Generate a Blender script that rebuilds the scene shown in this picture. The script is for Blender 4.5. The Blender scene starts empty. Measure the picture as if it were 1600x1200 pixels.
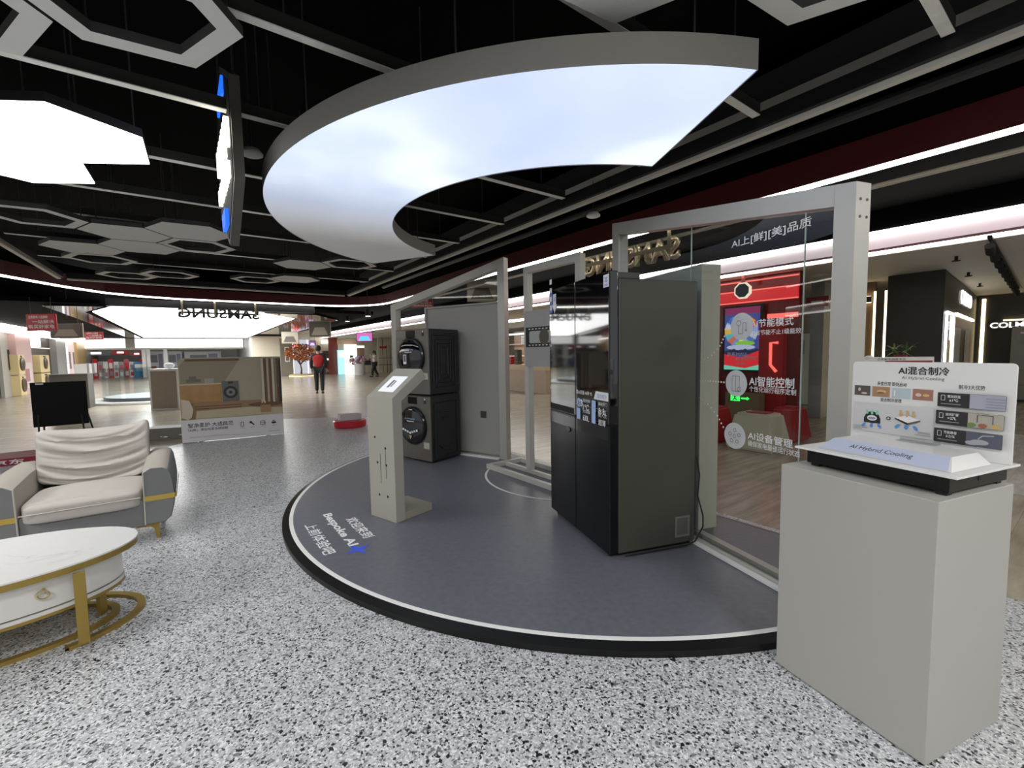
import bpy, bmesh, math, random
from mathutils import Vector as V, Matrix as M
PI = math.pi
R_ = random.Random(7)
SC = bpy.context.scene
COL = SC.collection

# ---------------------------------------------------------------- camera
FPX, PITCH, ROLL, EYE = 686.73, math.radians(4.116), math.radians(-0.941), 1.409
_cp, _sp = math.cos(PITCH), math.sin(PITCH)
FW = V((0, _cp, -_sp)); _u0 = V((0, _sp, _cp)); _r0 = V((1, 0, 0))
RT = _r0*math.cos(ROLL) + _u0*math.sin(ROLL)
UP = _u0*math.cos(ROLL) - _r0*math.sin(ROLL)
EYEP = V((0, 0, EYE))
cd = bpy.data.cameras.new('camera'); cam = bpy.data.objects.new('camera', cd); COL.objects.link(cam)
cd.sensor_width = 36; cd.lens = 36*FPX/1600; cd.clip_start = .02; cd.clip_end = 200
cam.matrix_world = M(((RT.x, UP.x, -FW.x, 0), (RT.y, UP.y, -FW.y, 0), (RT.z, UP.z, -FW.z, EYE), (0, 0, 0, 1)))
SC.camera = cam

# ---------------------------------------------------------------- world, view, large lights
vs = SC.view_settings
vs.view_transform = 'Standard'; vs.look = 'None'; vs.gamma = 1; vs.exposure = 0.35; vs.use_curve_mapping = False
w = bpy.data.worlds.new('mall_air'); SC.world = w; w.use_nodes = True
w.node_tree.nodes['Background'].inputs[0].default_value = (.95, .98, 1, 1)
w.node_tree.nodes['Background'].inputs[1].default_value = .32

def fill_lamp(name, loc, size, power, col=(1, .98, .95), rot=(0, 0, 0)):
    l = bpy.data.lights.new(name, 'AREA'); l.shape = 'SQUARE'; l.size = size; l.energy = power; l.color = col
    o = bpy.data.objects.new(name, l); COL.objects.link(o); o.location = loc; o.rotation_euler = rot
    return o
# unseen fill lamps added behind and beside the camera to brighten the floor
fill_lamp('aisle_fill', (-1.2, -1.6, 3.3), 1.2, 105)
fill_lamp('aisle_fill', (2.2, -1.4, 3.3), 1.2, 85)
fill_lamp('aisle_fill', (-5.2, -.6, 3.3), 1.2, 130)
fill_lamp('aisle_fill', (6.2, .2, 3.3), 1.2, 110)

# ---------------------------------------------------------------- mall axes: u along the aisle (towards us), n across it
U = V((.5878, -.8090, 0)); N = V((.8090, .5878, 0)); Z = V((0, 0, 1))
AZ = math.atan2(U.y, U.x)
def P(o, s, z=0): return U*o + N*s + Z*z
def ray(px, py): return FW + RT*((px-800)/FPX) + UP*((600-py)/FPX)
def on_z(px, py, z=0):
    d = ray(px, py); return EYEP + d*((z-EYE)/d.z)
def on_s(px, py, s):
    d = ray(px, py); return EYEP + d*(s/(d.dot(N)))
def on_o(px, py, o):
    d = ray(px, py); return EYEP + d*(o/(d.dot(U)))
def at_y(px, py, y):
    d = ray(px, py); return EYEP + d*(y/d.y)

# ---------------------------------------------------------------- materials
MATS = {}
def mat(name, col=(.5, .5, .5), rough=.5, metal=0, emit=None, es=1, spec=.5, bump=0, bscale=200, var=0, vscale=8, alpha=1, coat=0, ior=None):
    if name in MATS: return MATS[name]
    m = bpy.data.materials.new(name); m.use_nodes = True; nt = m.node_tree; b = nt.nodes['Principled BSDF']
    b.inputs['Base Color'].default_value = (*col, 1); b.inputs['Roughness'].default_value = rough
    b.inputs['Metallic'].default_value = metal; b.inputs['Specular IOR Level'].default_value = spec
    b.inputs['Alpha'].default_value = alpha; b.inputs['Coat Weight'].default_value = coat
    if ior: b.inputs['IOR'].default_value = ior
    if emit:
        b.inputs['Emission Color'].default_value = (*emit, 1); b.inputs['Emission Strength'].default_value = es
    if var or bump:
        tc = nt.nodes.new('ShaderNodeTexCoord')
    if var:
        n = nt.nodes.new('ShaderNodeTexNoise'); n.inputs['Scale'].default_value = vscale; n.inputs['Detail'].default_value = 6
        nt.links.new(tc.outputs['Object'], n.inputs['Vector'])
        r = nt.nodes.new('ShaderNodeMapRange'); r.inputs[3].default_value = 1-var; r.inputs[4].default_value = 1+var
        nt.links.new(n.outputs['Fac'], r.inputs[0])
        mx = nt.nodes.new('ShaderNodeMix'); mx.data_type = 'RGBA'; mx.blend_type = 'MULTIPLY'; mx.inputs[0].default_value = 1
        mx.inputs[6].default_value = (*col, 1); nt.links.new(r.outputs[0], mx.inputs[7])
        nt.links.new(mx.outputs[2], b.inputs['Base Color'])
    if bump:
        n = nt.nodes.new('ShaderNodeTexNoise'); n.inputs['Scale'].default_value = bscale; n.inputs['Detail'].default_value = 3
        nt.links.new(tc.outputs['Object'], n.inputs['Vector'])
        bp = nt.nodes.new('ShaderNodeBump'); bp.inputs['Strength'].default_value = bump; bp.inputs['Distance'].default_value = .002
        nt.links.new(n.outputs['Fac'], bp.inputs['Height']); nt.links.new(bp.outputs[0], b.inputs['Normal'])
    MATS[name] = m; return m
def lamp_mat(name, col, s): return mat(name, (.03, .03, .03), .5, emit=col, es=s)

def ramp(nt, stops, interp='LINEAR'):
    r = nt.nodes.new('ShaderNodeValToRGB'); cr = r.color_ramp; cr.interpolation = interp
    while len(cr.elements) < len(stops): cr.elements.new(.5)
    for e, (p, c) in zip(cr.elements, stops): e.position = p; e.color = (*c, 1)
    return r
def terrazzo():
    m = mat('terrazzo_floor', rough=.3); nt = m.node_tree; b = nt.nodes['Principled BSDF']
    tc = nt.nodes.new('ShaderNodeTexCoord'); g = (.53, .55, .575)
    def chips(scale, stops):
        v = nt.nodes.new('ShaderNodeTexVoronoi'); v.inputs['Scale'].default_value = scale
        nt.links.new(tc.outputs['Object'], v.inputs['Vector'])
        sep = nt.nodes.new('ShaderNodeSeparateColor'); nt.links.new(v.outputs['Color'], sep.inputs[0])
        r = ramp(nt, stops, 'CONSTANT'); nt.links.new(sep.outputs[0], r.inputs[0]); return r
    a = chips(150, [(0, (.04, .042, .05)), (.085, (.2, .21, .225)), (.15, (.4, .415, .435)), (.3, g), (.62, (.65, .665, .68)), (.84, (.83, .84, .86))])
    c = chips(92, [(0, (.015, .017, .022)), (.045, (.2, .21, .22)), (.075, (.5, .5, .5))])
    c2 = chips(92, [(0, (1, 1, 1)), (.075, (0, 0, 0))])
    mx = nt.nodes.new('ShaderNodeMix'); mx.data_type = 'RGBA'
    nt.links.new(c2.outputs[0], mx.inputs[0]); nt.links.new(a.outputs[0], mx.inputs[6]); nt.links.new(c.outputs[0], mx.inputs[7])
    nt.links.new(mx.outputs[2], b.inputs['Base Color']); return m
def plank(name, c1, c2, rough=.25, sx=.9, sy=6):
    m = mat(name, c1, rough); nt = m.node_tree; b = nt.nodes['Principled BSDF']
    tc = nt.nodes.new('ShaderNodeTexCoord'); mp = nt.nodes.new('ShaderNodeMapping')
    mp.inputs['Rotation'].default_value = (0, 0, -AZ+PI/2); nt.links.new(tc.outputs['Object'], mp.inputs[0])
    bk = nt.nodes.new('ShaderNodeTexBrick'); bk.inputs['Scale'].default_value = 1; bk.inputs['Brick Width'].default_value = 1.2
    bk.inputs['Row Height'].default_value = .2; bk.inputs['Mortar Size'].default_value = .002
    bk.inputs['Color1'].default_value = (*c1, 1); bk.inputs['Color2'].default_value = (*c2, 1); bk.inputs['Mortar'].default_value = (*[x*.7 for x in c1], 1)
    nt.links.new(mp.outputs[0], bk.inputs[0])
    mp2 = nt.nodes.new('ShaderNodeMapping'); mp2.inputs['Scale'].default_value = (sx, sy, 1); nt.links.new(mp.outputs[0], mp2.inputs[0])
    n = nt.nodes.new('ShaderNodeTexNoise'); n.inputs['Scale'].default_value = 2.2; n.inputs['Detail'].default_value = 7; nt.links.new(mp2.outputs[0], n.inputs[0])
    r = nt.nodes.new('ShaderNodeMapRange'); r.inputs[1].default_value = .3; r.inputs[2].default_value = .7; r.inputs[3].default_value = .72; r.inputs[4].default_value = 1.2; nt.links.new(n.outputs['Fac'], r.inputs[0])
    mx = nt.nodes.new('ShaderNodeMix'); mx.data_type = 'RGBA'; mx.blend_type = 'MULTIPLY'; mx.inputs[0].default_value = 1
    nt.links.new(bk.outputs[0], mx.inputs[6]); nt.links.new(r.outputs[0], mx.inputs[7]); nt.links.new(mx.outputs[2], b.inputs['Base Color'])
    return m
def noise_emit(name, stops, scale, strength, vec=(1, 1, 1), detail=2):
    m = mat(name, (.45, .45, .45), .5); nt = m.node_tree; b = nt.nodes['Principled BSDF']
    tc = nt.nodes.new('ShaderNodeTexCoord'); mp = nt.nodes.new('ShaderNodeMapping'); mp.inputs['Scale'].default_value = vec
    nt.links.new(tc.outputs['Object'], mp.inputs[0])
    n = nt.nodes.new('ShaderNodeTexNoise'); n.inputs['Scale'].default_value = scale; n.inputs['Detail'].default_value = detail
    nt.links.new(mp.outputs[0], n.inputs[0]); r = ramp(nt, stops); nt.links.new(n.outputs['Fac'], r.inputs[0])
    nt.links.new(r.outputs[0], b.inputs['Emission Color']); b.inputs['Emission Strength'].default_value = strength
    return m
def marble():
    m = mat('white_marble', (.85, .85, .84), .18); nt = m.node_tree; b = nt.nodes['Principled BSDF']
    tc = nt.nodes.new('ShaderNodeTexCoord'); n = nt.nodes.new('ShaderNodeTexNoise')
    n.inputs['Scale'].default_value = 3.4; n.inputs['Detail'].default_value = 9; n.inputs['Distortion'].default_value = 1.2
    nt.links.new(tc.outputs['Object'], n.inputs[0])
    r = ramp(nt, [(0, (.84, .84, .83)), (.47, (.84, .84, .83)), (.5, (.6, .59, .57)), (.53, (.84, .84, .83)), (1, (.8, .8, .79))]); nt.links.new(n.outputs['Fac'], r.inputs[0])
    n2 = nt.nodes.new('ShaderNodeTexNoise'); n2.inputs['Scale'].default_value = 1.3; nt.links.new(tc.outputs['Object'], n2.inputs[0])
    r2 = ramp(nt, [(.5, (0, 0, 0)), (.62, (1, 1, 1))]); nt.links.new(n2.outputs['Fac'], r2.inputs[0])
    mx = nt.nodes.new('ShaderNodeMix'); mx.data_type = 'RGBA'; nt.links.new(r2.outputs[0], mx.inputs[0])
    mx.inputs[6].default_value = (.84, .84, .83, 1); nt.links.new(r.outputs[0], mx.inputs[7]); nt.links.new(mx.outputs[2], b.inputs['Base Color'])
    return m
def glass(name, tint=(1, 1, 1)):
    m = bpy.data.materials.new(name); m.use_nodes = True; nt = m.node_tree; nt.nodes.clear(); MATS[name] = m
    out = nt.nodes.new('ShaderNodeOutputMaterial'); t = nt.nodes.new('ShaderNodeBsdfTransparent'); t.inputs[0].default_value = (*tint, 1)
    g = nt.nodes.new('ShaderNodeBsdfGlossy'); g.inputs['Roughness'].default_value = .01
    f = nt.nodes.new('ShaderNodeFresnel'); f.inputs[0].default_value = 1.5
    ge = nt.nodes.new('ShaderNodeNewGeometry'); sb = nt.nodes.new('ShaderNodeMath'); sb.operation = 'SUBTRACT'; sb.use_clamp = True; nt.links.new(f.outputs[0], sb.inputs[0]); nt.links.new(ge.outputs['Backfacing'], sb.inputs[1])
    mx = nt.nodes.new('ShaderNodeMixShader'); nt.links.new(sb.outputs[0], mx.inputs[0]); nt.links.new(t.outputs[0], mx.inputs[1]); nt.links.new(g.outputs[0], mx.inputs[2])
    nt.links.new(mx.outputs[0], out.inputs[0]); return m

black = mat('black_paint', (.006, .006, .0065), .5)
ceil_black = mat('ceiling_black', (.0018, .0018, .0018), .9, spec=.08)
matt_black = mat('matt_black', (.008, .008, .008), .8)
white = mat('white_paint', (.8, .8, .79), .5)
grey_panel = mat('grey_laminate', (.36, .355, .335), .45, bump=.05)
alu = mat('frame_aluminium', (.52, .515, .48), .38, .35)
alu_light = mat('pale_frame', (.6, .59, .55), .42, .15)
steel = mat('lit_galvanised_underside', (.85, .85, .8), .45, .1, var=.25, vscale=9)
print_white = mat('print_white', (.86, .86, .86), .6)
print_black = mat('print_black', (.02, .02, .022), .6)
print_grey = mat('print_grey', (.3, .3, .3), .6)
print_red = mat('print_red', (.6, .02, .03), .5)
print_blue = mat('print_blue', (.1, .3, .72), .5)
led_white = lamp_mat('led_white', (1, .97, .9), 7)
led_warm = lamp_mat('led_warm', (1, .78, .45), 3)

# ---------------------------------------------------------------- mesh builder
_TXT = {}
def text_mesh(body, bold=0, depth=0):
    k = (body, bold, depth)
    if k not in _TXT:
        cu = bpy.data.curves.new('lettering', 'FONT'); cu.body = body; cu.offset = bold; cu.extrude = depth; cu.resolution_u = 3
        o = bpy.data.objects.new('lettering', cu); COL.objects.link(o); bpy.context.view_layer.update()
        me = bpy.data.meshes.new_from_object(o.evaluated_get(bpy.context.evaluated_depsgraph_get()))
        bpy.data.objects.remove(o); bpy.data.curves.remove(cu)
        xs = [v.co.x for v in me.vertices]; ys = [v.co.y for v in me.vertices]
        _TXT[k] = (me, min(xs), max(xs), min(ys), max(ys))
    return _TXT[k]
class MB:
    def __init__(s, *mats): s.bm = bmesh.new(); s.mats = list(mats) or [white]; s.i = 0
    def use(s, m):
        if m not in s.mats: s.mats.append(m)
        s.i = s.mats.index(m); return s
    def _done(s, n0):
        s.bm.faces.ensure_lookup_table()
        for f in s.bm.faces[n0:]: f.material_index = s.i
        return s
    def face(s, pts):
        n0 = len(s.bm.faces); s.bm.faces.new([s.bm.verts.new(p) for p in pts]); return s._done(n0)
    def extr(s, pts, vec):
        n0 = len(s.bm.faces); vec = V(vec); a = [s.bm.verts.new(V(p)) for p in pts]; b = [s.bm.verts.new(V(p)+vec) for p in pts]; n = len(a)
        s.bm.faces.new(a[::-1]); s.bm.faces.new(b)
        for i in range(n): s.bm.faces.new((a[i], a[(i+1) % n], b[(i+1) % n], b[i]))
        return s._done(n0)
    def prism(s, pts, z0, z1): return s.extr([(p[0], p[1], z0) for p in pts], (0, 0, z1-z0))
    def box(s, x0, x1, y0, y1, z0, z1, bev=0, seg=2, mx=None):
        n0 = len(s.bm.faces); t = bmesh.new(); bmesh.ops.create_cube(t, size=1)
        bmesh.ops.scale(t, vec=(x1-x0, y1-y0, z1-z0), verts=t.verts); bmesh.ops.translate(t, vec=((x0+x1)/2, (y0+y1)/2, (z0+z1)/2), verts=t.verts)
        if bev: bmesh.ops.bevel(t, geom=t.edges[:], offset=bev, segments=seg, affect='EDGES', profile=.5)
        if mx: bmesh.ops.transform(t, matrix=mx, verts=t.verts)
        s._join(t); return s._done(n0)
    def _join(s, t):
        me = bpy.data.meshes.new('tmp'); t.to_mesh(me); t.free(); s.bm.from_mesh(me); bpy.data.meshes.remove(me)
    def bar(s, a, b, w, h, up=Z):
        a = V(a); b = V(b); d = (b-a).normalized(); x = d.cross(V(up)).normalized(); y = x.cross(d)
        c = [a+x*(w/2)*i+y*(h/2)*j for i, j in ((-1, -1), (1, -1), (1, 1), (-1, 1))]
        return s.extr(c, b-a)
    def cyl(s, a, b, r, n=16, r2=None):
        n0 = len(s.bm.faces); a = V(a); b = V(b); d = (b-a).normalized(); x = d.orthogonal().normalized(); y = d.cross(x); r2 = r if r2 is None else r2
        A = [s.bm.verts.new(a+(x*math.cos(t)+y*math.sin(t))*r) for t in [2*PI*k/n for k in range(n)]]
        B = [s.bm.verts.new(b+(x*math.cos(t)+y*math.sin(t))*r2) for t in [2*PI*k/n for k in range(n)]]
        s.bm.faces.new(A[::-1]); s.bm.faces.new(B)
        for i in range(n): s.bm.faces.new((A[i], A[(i+1) % n], B[(i+1) % n], B[i]))
        return s._done(n0)
    def tube(s, path, r, n=8, closed=False):
        n0 = len(s.bm.faces); path = [V(p) for p in path]; rings = []; L = len(path); x = None
        for i, p in enumerate(path):
            d = ((path[(i+1) % L] if (closed or i < L-1) else p) - (path[i-1] if (closed or i > 0) else p)).normalized()
            x = d.orthogonal().normalized() if x is None else (x - d*x.dot(d)).normalized(); y = d.cross(x)
            rr = r[i] if isinstance(r, (list, tuple)) else r
            rings.append([s.bm.verts.new(p+(x*math.cos(t)+y*math.sin(t))*rr) for t in [2*PI*k/n for k in range(n)]])
        for i in range(L if closed else L-1):
            A, B = rings[i], rings[(i+1) % L]
            for k in range(n): s.bm.faces.new((A[k], A[(k+1) % n], B[(k+1) % n], B[k]))
        if not closed: s.bm.faces.new(rings[0][::-1]); s.bm.faces.new(rings[-1])
        return s._done(n0)
    def sweep(s, path, prof, closed=False):
        """prof: (out, up) offsets swept along a horizontal path"""
        n0 = len(s.bm.faces); path = [V(p) for p in path]; L = len(path); rings = []
        for i, p in enumerate(path):
            d0 = (p-path[i-1]).normalized() if (closed or i > 0) else None
            d1 = (path[(i+1) % L]-p).normalized() if (closed or i < L-1) else None
            d = (d0+d1).normalized() if d0 and d1 else (d0 or d1); k = 1/max(.3, d.dot(d1 or d0)); x = d.cross(Z).normalized()
            rings.append([s.bm.verts.new(p+x*(a*k)+Z*b) for a, b in prof])
        n = len(prof)
        for i in range(L if closed else L-1):
            A, B = rings[i], rings[(i+1) % L]
            for k in range(n): s.bm.faces.new((A[k], A[(k+1) % n], B[(k+1) % n], B[k]))
        if not closed: s.bm.faces.new(rings[0][::-1]); s.bm.faces.new(rings[-1])
        return s._done(n0)
    def lathe(s, prof, c=(0, 0, 0), n=32, ax=None):
        """prof (r, h) about the axis ax (default z) through c"""
        n0 = len(s.bm.faces); c = V(c); d = V(ax or (0, 0, 1)).normalized(); x = d.orthogonal().normalized(); y = d.cross(x)
        rings = [[s.bm.verts.new(c+d*h+(x*math.cos(t)+y*math.sin(t))*max(r, 1e-5)) for t in [2*PI*k/n for k in range(n)]] for r, h in prof]
        for A, B in zip(rings, rings[1:]):
            for k in range(n): s.bm.faces.new((A[k], A[(k+1) % n], B[(k+1) % n], B[k]))
        s.bm.faces.new(rings[0][::-1]); s.bm.faces.new(rings[-1]); return s._done(n0)
    def ball(s, c, r, sc=(1, 1, 1), n=16):
        n0 = len(s.bm.faces); t = bmesh.new(); bmesh.ops.create_uvsphere(t, u_segments=n, v_segments=n//2+2, radius=r)
        bmesh.ops.scale(t, vec=sc, verts=t.verts); bmesh.ops.translate(t, vec=c, verts=t.verts); s._join(t); return s._done(n0)
    def grid(s, f, nu, nv, thick=None):
        n0 = len(s.bm.faces); g = [[s.bm.verts.new(f(i/nu, j/nv)) for j in range(nv+1)] for i in range(nu+1)]
        for i in range(nu):
            for j in range(nv): s.bm.faces.new((g[i][j], g[i+1][j], g[i+1][j+1], g[i][j+1]))
        return s._done(n0)
    def text(s, body, O, X, Y, x0, y0, x1, y1, bold=0, depth=0):
        """writes body to fill the rectangle x0..x1, y0..y1 of the plane O, X, Y"""
        if bold and any(ord(ch) > 0x2E80 for ch in body):        # heavier strokes: the same outline laid a hair to each side
            k = bold*(y1-y0)*.8; n_ = V(X).normalized().cross(V(Y).normalized())
            for i, (dx, dy) in enumerate(((0, 0), (k, 0), (-k, 0), (0, k), (0, -k), (k*.7, k*.7), (-k*.7, -k*.7))): s.text(body, V(O)+n_*(i*2e-5), X, Y, x0+dx, y0+dy, x1+dx, y1+dy, 0, depth)
            return s
        me, a, b, c, d = text_mesh(body, bold, 0)
        n0 = len(s.bm.faces); O = V(O); X = V(X).normalized(); Y = V(Y).normalized(); nn = X.cross(Y)
        t = bmesh.new(); t.from_mesh(me); kx = (x1-x0)/max(1e-6, b-a); ky = (y1-y0)/max(1e-6, d-c)
        if depth:
            r = bmesh.ops.extrude_face_region(t, geom=t.faces[:]); 
            for g in r['geom']:
                if isinstance(g, bmesh.types.BMVert): g.co.z += 1
        for v in t.verts: v.co = O + X*(x0+(v.co.x-a)*kx) + Y*(y0+(v.co.y-c)*ky) + nn*(depth*v.co.z)
        s._join(t); return s._done(n0)
    def build(s, name, parent=None, smooth=0, fix=True, world=False):
        if fix: bmesh.ops.recalc_face_normals(s.bm, faces=s.bm.faces[:])
        me = bpy.data.meshes.new(name); s.bm.to_mesh(me); s.bm.free()
        for m in s.mats: me.materials.append(m)
        if smooth: me.shade_smooth(); me.set_sharp_from_angle(angle=smooth)
        o = bpy.data.objects.new(name, me); COL.objects.link(o)
        if parent:
            o.parent = parent
            if world: me.transform((M.Translation(parent.location) @ M.Rotation(parent.rotation_euler.z, 4, 'Z')).inverted())
        return o
class Sheet:
    """flat print in layers on the plane O, X, Y"""
    def __init__(s, O, X, Y, step=.0005, mb=None):
        s.O = V(O); s.X = V(X).normalized(); s.Y = V(Y).normalized(); s.n = s.X.cross(s.Y); s.k = 0; s.step = step; s.mb = mb or MB(print_white)
    def p(s, x, y): return s.O + s.X*x + s.Y*y + s.n*(s.step*s.k)
    def poly(s, m, pts, up=1): s.k += up; s.mb.use(m).face([s.p(*q) for q in pts]); return s
    def rect(s, m, x0, y0, x1, y1, r=0, up=1):
        if r: return s.poly(m, [(cx+r*math.cos(t), cy+r*math.sin(t)) for cx, cy, a in ((x1-r, y1-r, 0), (x0+r, y1-r, 1), (x0+r, y0+r, 2), (x1-r, y0+r, 3)) for t in [(a+k/5)*PI/2 for k in range(6)]], up)
        return s.poly(m, [(x0, y0), (x1, y0), (x1, y1), (x0, y1)], up)
    def disc(s, m, x, y, rx, ry=None, n=28, up=1): return s.poly(m, [(x+rx*math.cos(2*PI*k/n), y+(ry or rx)*math.sin(2*PI*k/n)) for k in range(n)], up)
    def text(s, m, b, x0, y0, x1, y1, bold=0, up=1):
        s.k += up; s.mb.use(m).text(b, s.O+s.n*(s.step*s.k), s.X, s.Y, x0, y0, x1, y1, bold); return s
    def line(s, m, pts, w, up=1):
        s.k += up
        for (ax, ay), (bx, by) in zip(pts, pts[1:]):
            d = math.hypot(bx-ax, by-ay) or 1; nx, ny = -(by-ay)/d*w/2, (bx-ax)/d*w/2
            s.mb.use(m).face([s.p(ax+nx, ay+ny), s.p(ax-nx, ay-ny), s.p(bx-nx, by-ny), s.p(bx+nx, by+ny)])
        return s
    def build(s, name, parent=None, world=False): return s.mb.build(name, parent, fix=False, world=world)

def thing(name, label, cat, loc=(0, 0, 0), rz=0, group=None):
    o = bpy.data.objects.new(name, None); COL.objects.link(o); o.empty_display_size = .1
    o.location = loc; o.rotation_euler = (0, 0, rz); return tag(o, label, cat, group)
def tag(o, label, cat, group=None):
    o['label'] = label; o['category'] = cat
    if group: o['group'] = group
    return o
def struct(o): o['kind'] = 'structure'; return o
def copy_tree(o, parent=None):
    c = o.copy(); COL.objects.link(c)
    if parent: c.parent = parent
    for ch in [x for x in bpy.data.objects if x.parent == o]: copy_tree(ch, c)
    return c
# ================================================================= the setting
def os_poly(mb, pts, z): mb.face([P(o, s, z) for o, s in pts])
f = MB(plank('grey_plank_floor', (.4, .35, .275), (.46, .405, .32), .22))
os_poly(f, [(14, -14), (14, 19), (-52, 19), (-52, -14)], -.004)
f.use(plank('pale_tile_floor', (.48, .46, .43), (.55, .53, .5), .35, 2, 9)); os_poly(f, [(6, 6.2), (6, 10.4), (-2.2, 10.4), (-2.2, 6.2)], -.002)
f.use(terrazzo()); os_poly(f, [(5, 3.61), (-9.5, 3.61), (-10.3, 2.8), (-10.95, 1.6), (-8.7, -.5), (-8.7, -4.5), (5, -4.5)], 0)
struct(f.build('floor', fix=False))
f = MB(ceil_black); f.extr([P(8, -14, 3.95), P(8, 19, 3.95), P(-52, 19, 3.95), P(-52, -14, 3.95)], (0, 0, .1)); struct(f.build('ceiling'))

# curved red soffit with its light line
soff = [(5.5, 5.03), (-13.3, 5.03)] + [(-13.3-1.75*math.sin(a), 3.28+1.75*math.cos(a)) for a in [k*PI/16 for k in range(1, 8)]] + [(-15.05, 3.28), (-15.05, -.2)]
soff += [(-14.85, -.95), (-14.4, -1.6), (-13.6, -2.15), (-12.4, -2.75), (-11, -3.25), (-9, -3.55), (-7, -3.6), (5.5, -3.6)]
soff = [P(o, s) for o, s in soff]
red_band = mat('dark_red_soffit', (.085, .008, .01), .5)
f = MB(red_band); f.sweep(soff, [(0, 3.02), (.16, 3.02), (.16, 3.29), (0, 3.29)]); f.use(ceil_black); f.sweep(soff, [(.02, 3.29), (.14, 3.29), (.14, 3.5), (.02, 3.5)])
struct(f.build('trim_1'))
f = MB(led_white); f.sweep(soff, [(.01, 2.985), (.05, 2.985), (.05, 3.022), (.01, 3.022)]); struct(f.build('trim_2'))
# corridor ceiling and shop fascia beyond it
f = MB(ceil_black); f.extr([P(5.5, 5.2, 3.32), P(5.5, 7.95, 3.32), P(-40, 7.95, 3.32), P(-40, 5.2, 3.32)], (0, 0, .05))
f.extr([P(5.5, 7.9, 3.03), P(5.5, 8.0, 3.03), P(-34.9, 8.0, 3.03), P(-34.9, 7.9, 3.03)], (0, 0, .29)); struct(f.build('ceiling_corridor'))
blush = mat('pink_white_fascia', (.75, .68, .7), .4, emit=(1, .78, .86), es=.36)
f = MB(blush); f.extr([P(5.5, 7.93, 2.78), P(5.5, 8.03, 2.78), P(-34.9, 8.03, 2.78), P(-34.9, 7.93, 2.78)], (0, 0, .2))
f.use(mat('fascia_shadow_gap', (.12, .06, .07), .5)); f.extr([P(5.5, 7.9, 2.742), P(5.5, 8.03, 2.742), P(-34.9, 8.03, 2.742), P(-34.9, 7.9, 2.742)], (0, 0, .036))
f.use(led_white); f.extr([P(5.5, 7.88, 2.985), P(5.5, 7.93, 2.985), P(-34.9, 7.93, 2.985), P(-34.9, 7.88, 2.985)], (0, 0, .04))
f.extr([P(5.5, 7.89, 2.705), P(5.5, 7.93, 2.705), P(-34.9, 7.93, 2.705), P(-34.9, 7.89, 2.705)], (0, 0, .036)); struct(f.build('trim_3'))
shop_ceiling = mat('shop_ceiling', (.6, .58, .53), .7)
f = MB(shop_ceiling); f.extr([P(5.5, 8.0, 2.7), P(5.5, 17.2, 2.7), P(-34.9, 17.2, 2.7), P(-34.9, 8.0, 2.7)], (0, 0, .04)); struct(f.build('ceiling_shops'))
cream = mat('cream_wall', (.82, .76, .63), .6, emit=None)
f = MB(cream); f.extr([P(-35, 3.4, 0), P(-35, 17.2, 0), P(-35.2, 17.2, 0), P(-35.2, 3.4, 0)], (0, 0, 3.9)); struct(f.build('wall_far'))
f = MB(mat('warm_dark_wall', (.3, .25, .19), .6)); f.extr([P(-2, 17.1, 0), P(-35, 17.1, 0), P(-35, 17.3, 0), P(-2, 17.3, 0)], (0, 0, 3.9)); struct(f.build('wall_shops'))
f = MB(mat('pale_grey_wall', (.55, .55, .54), .5)); f.extr([P(-47, -12, 0), P(-47, 3.6, 0), P(-47.2, 3.6, 0), P(-47.2, -12, 0)], (0, 0, 3.9)); f.extr([P(-35.1, 3.4, 0), P(-47, 3.4, 0), P(-47, 3.6, 0), P(-35.1, 3.6, 0)], (0, 0, 3.9)); struct(f.build('wall_end'))
# shop front along the other side
f = MB(mat('olive_grey_wall', (.3, .29, .25), .55)); f.extr([P(-10, -5.9, 0), P(-47, -5.9, 0), P(-47, -6.1, 0), P(-10, -6.1, 0)], (0, 0, 3.9)); struct(f.build('wall_left'))
f = MB(blush); f.extr([P(-10, -5.5, 2.5), P(-43, -5.5, 2.5), P(-43, -5.75, 2.5), P(-10, -5.75, 2.5)], (0, 0, .22))
f.use(led_white); f.extr([P(-10, -5.46, 2.72), P(-43, -5.46, 2.72), P(-43, -5.51, 2.72), P(-10, -5.51, 2.72)], (0, 0, .04)); f.extr([P(-10, -5.46, 2.45), P(-43, -5.46, 2.45), P(-43, -5.51, 2.45), P(-10, -5.51, 2.45)], (0, 0, .05))
f.use(black); f.extr([P(-10, -5.52, 2.78), P(-43, -5.52, 2.78), P(-43, -5.9, 2.78), P(-10, -5.9, 2.78)], (0, 0, .5)); struct(f.build('trim_4'))

def rods(t, pts, z0, z1):
    for x, y in pts: MB(mat('threaded_rod', (.03, .03, .03), .5)).cyl((x, y, z0), (x, y, z1), .005, 6).build('hanger_rod', t)
# suspended channel grid ------------------------------------------------
def channel(name, o, s0, s1, label, z=3.08, w=.055, h=.08, bolts=True):
    t = thing(name, label, 'ceiling channel', P(o, s0, z), math.atan2(N.y, N.x), 'cross channels of the suspended ceiling grid')
    L = s1-s0
    MB(steel).box(0, L, -w/2, w/2, 0, .006).use(mat('channel_shaded_side', (.012, .012, .011), .6)).box(0, L, -w/2, -w/2+.006, .006, h).box(0, L, w/2-.006, w/2, .006, h).build('channel_rail', t)  # light on the underside and shade on the sides put into the colours
    if bolts:
        for k in (.18, .62):
            q = MB(mat('zinc_bolt', (.8, .8, .8), .3, .6))
            for j in range(4): q.cyl((L*k+j*.06, w/2, .06), (L*k+j*.06, w/2+.025, .06), .011, 8)
            q.build('bolt', t)
    rods(t, [(L*k, 0) for k in (.06, .45, .94)], .01, 3.95-z)
    return t
TAG = 'pale steel channel under the black ceiling, '
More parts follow.
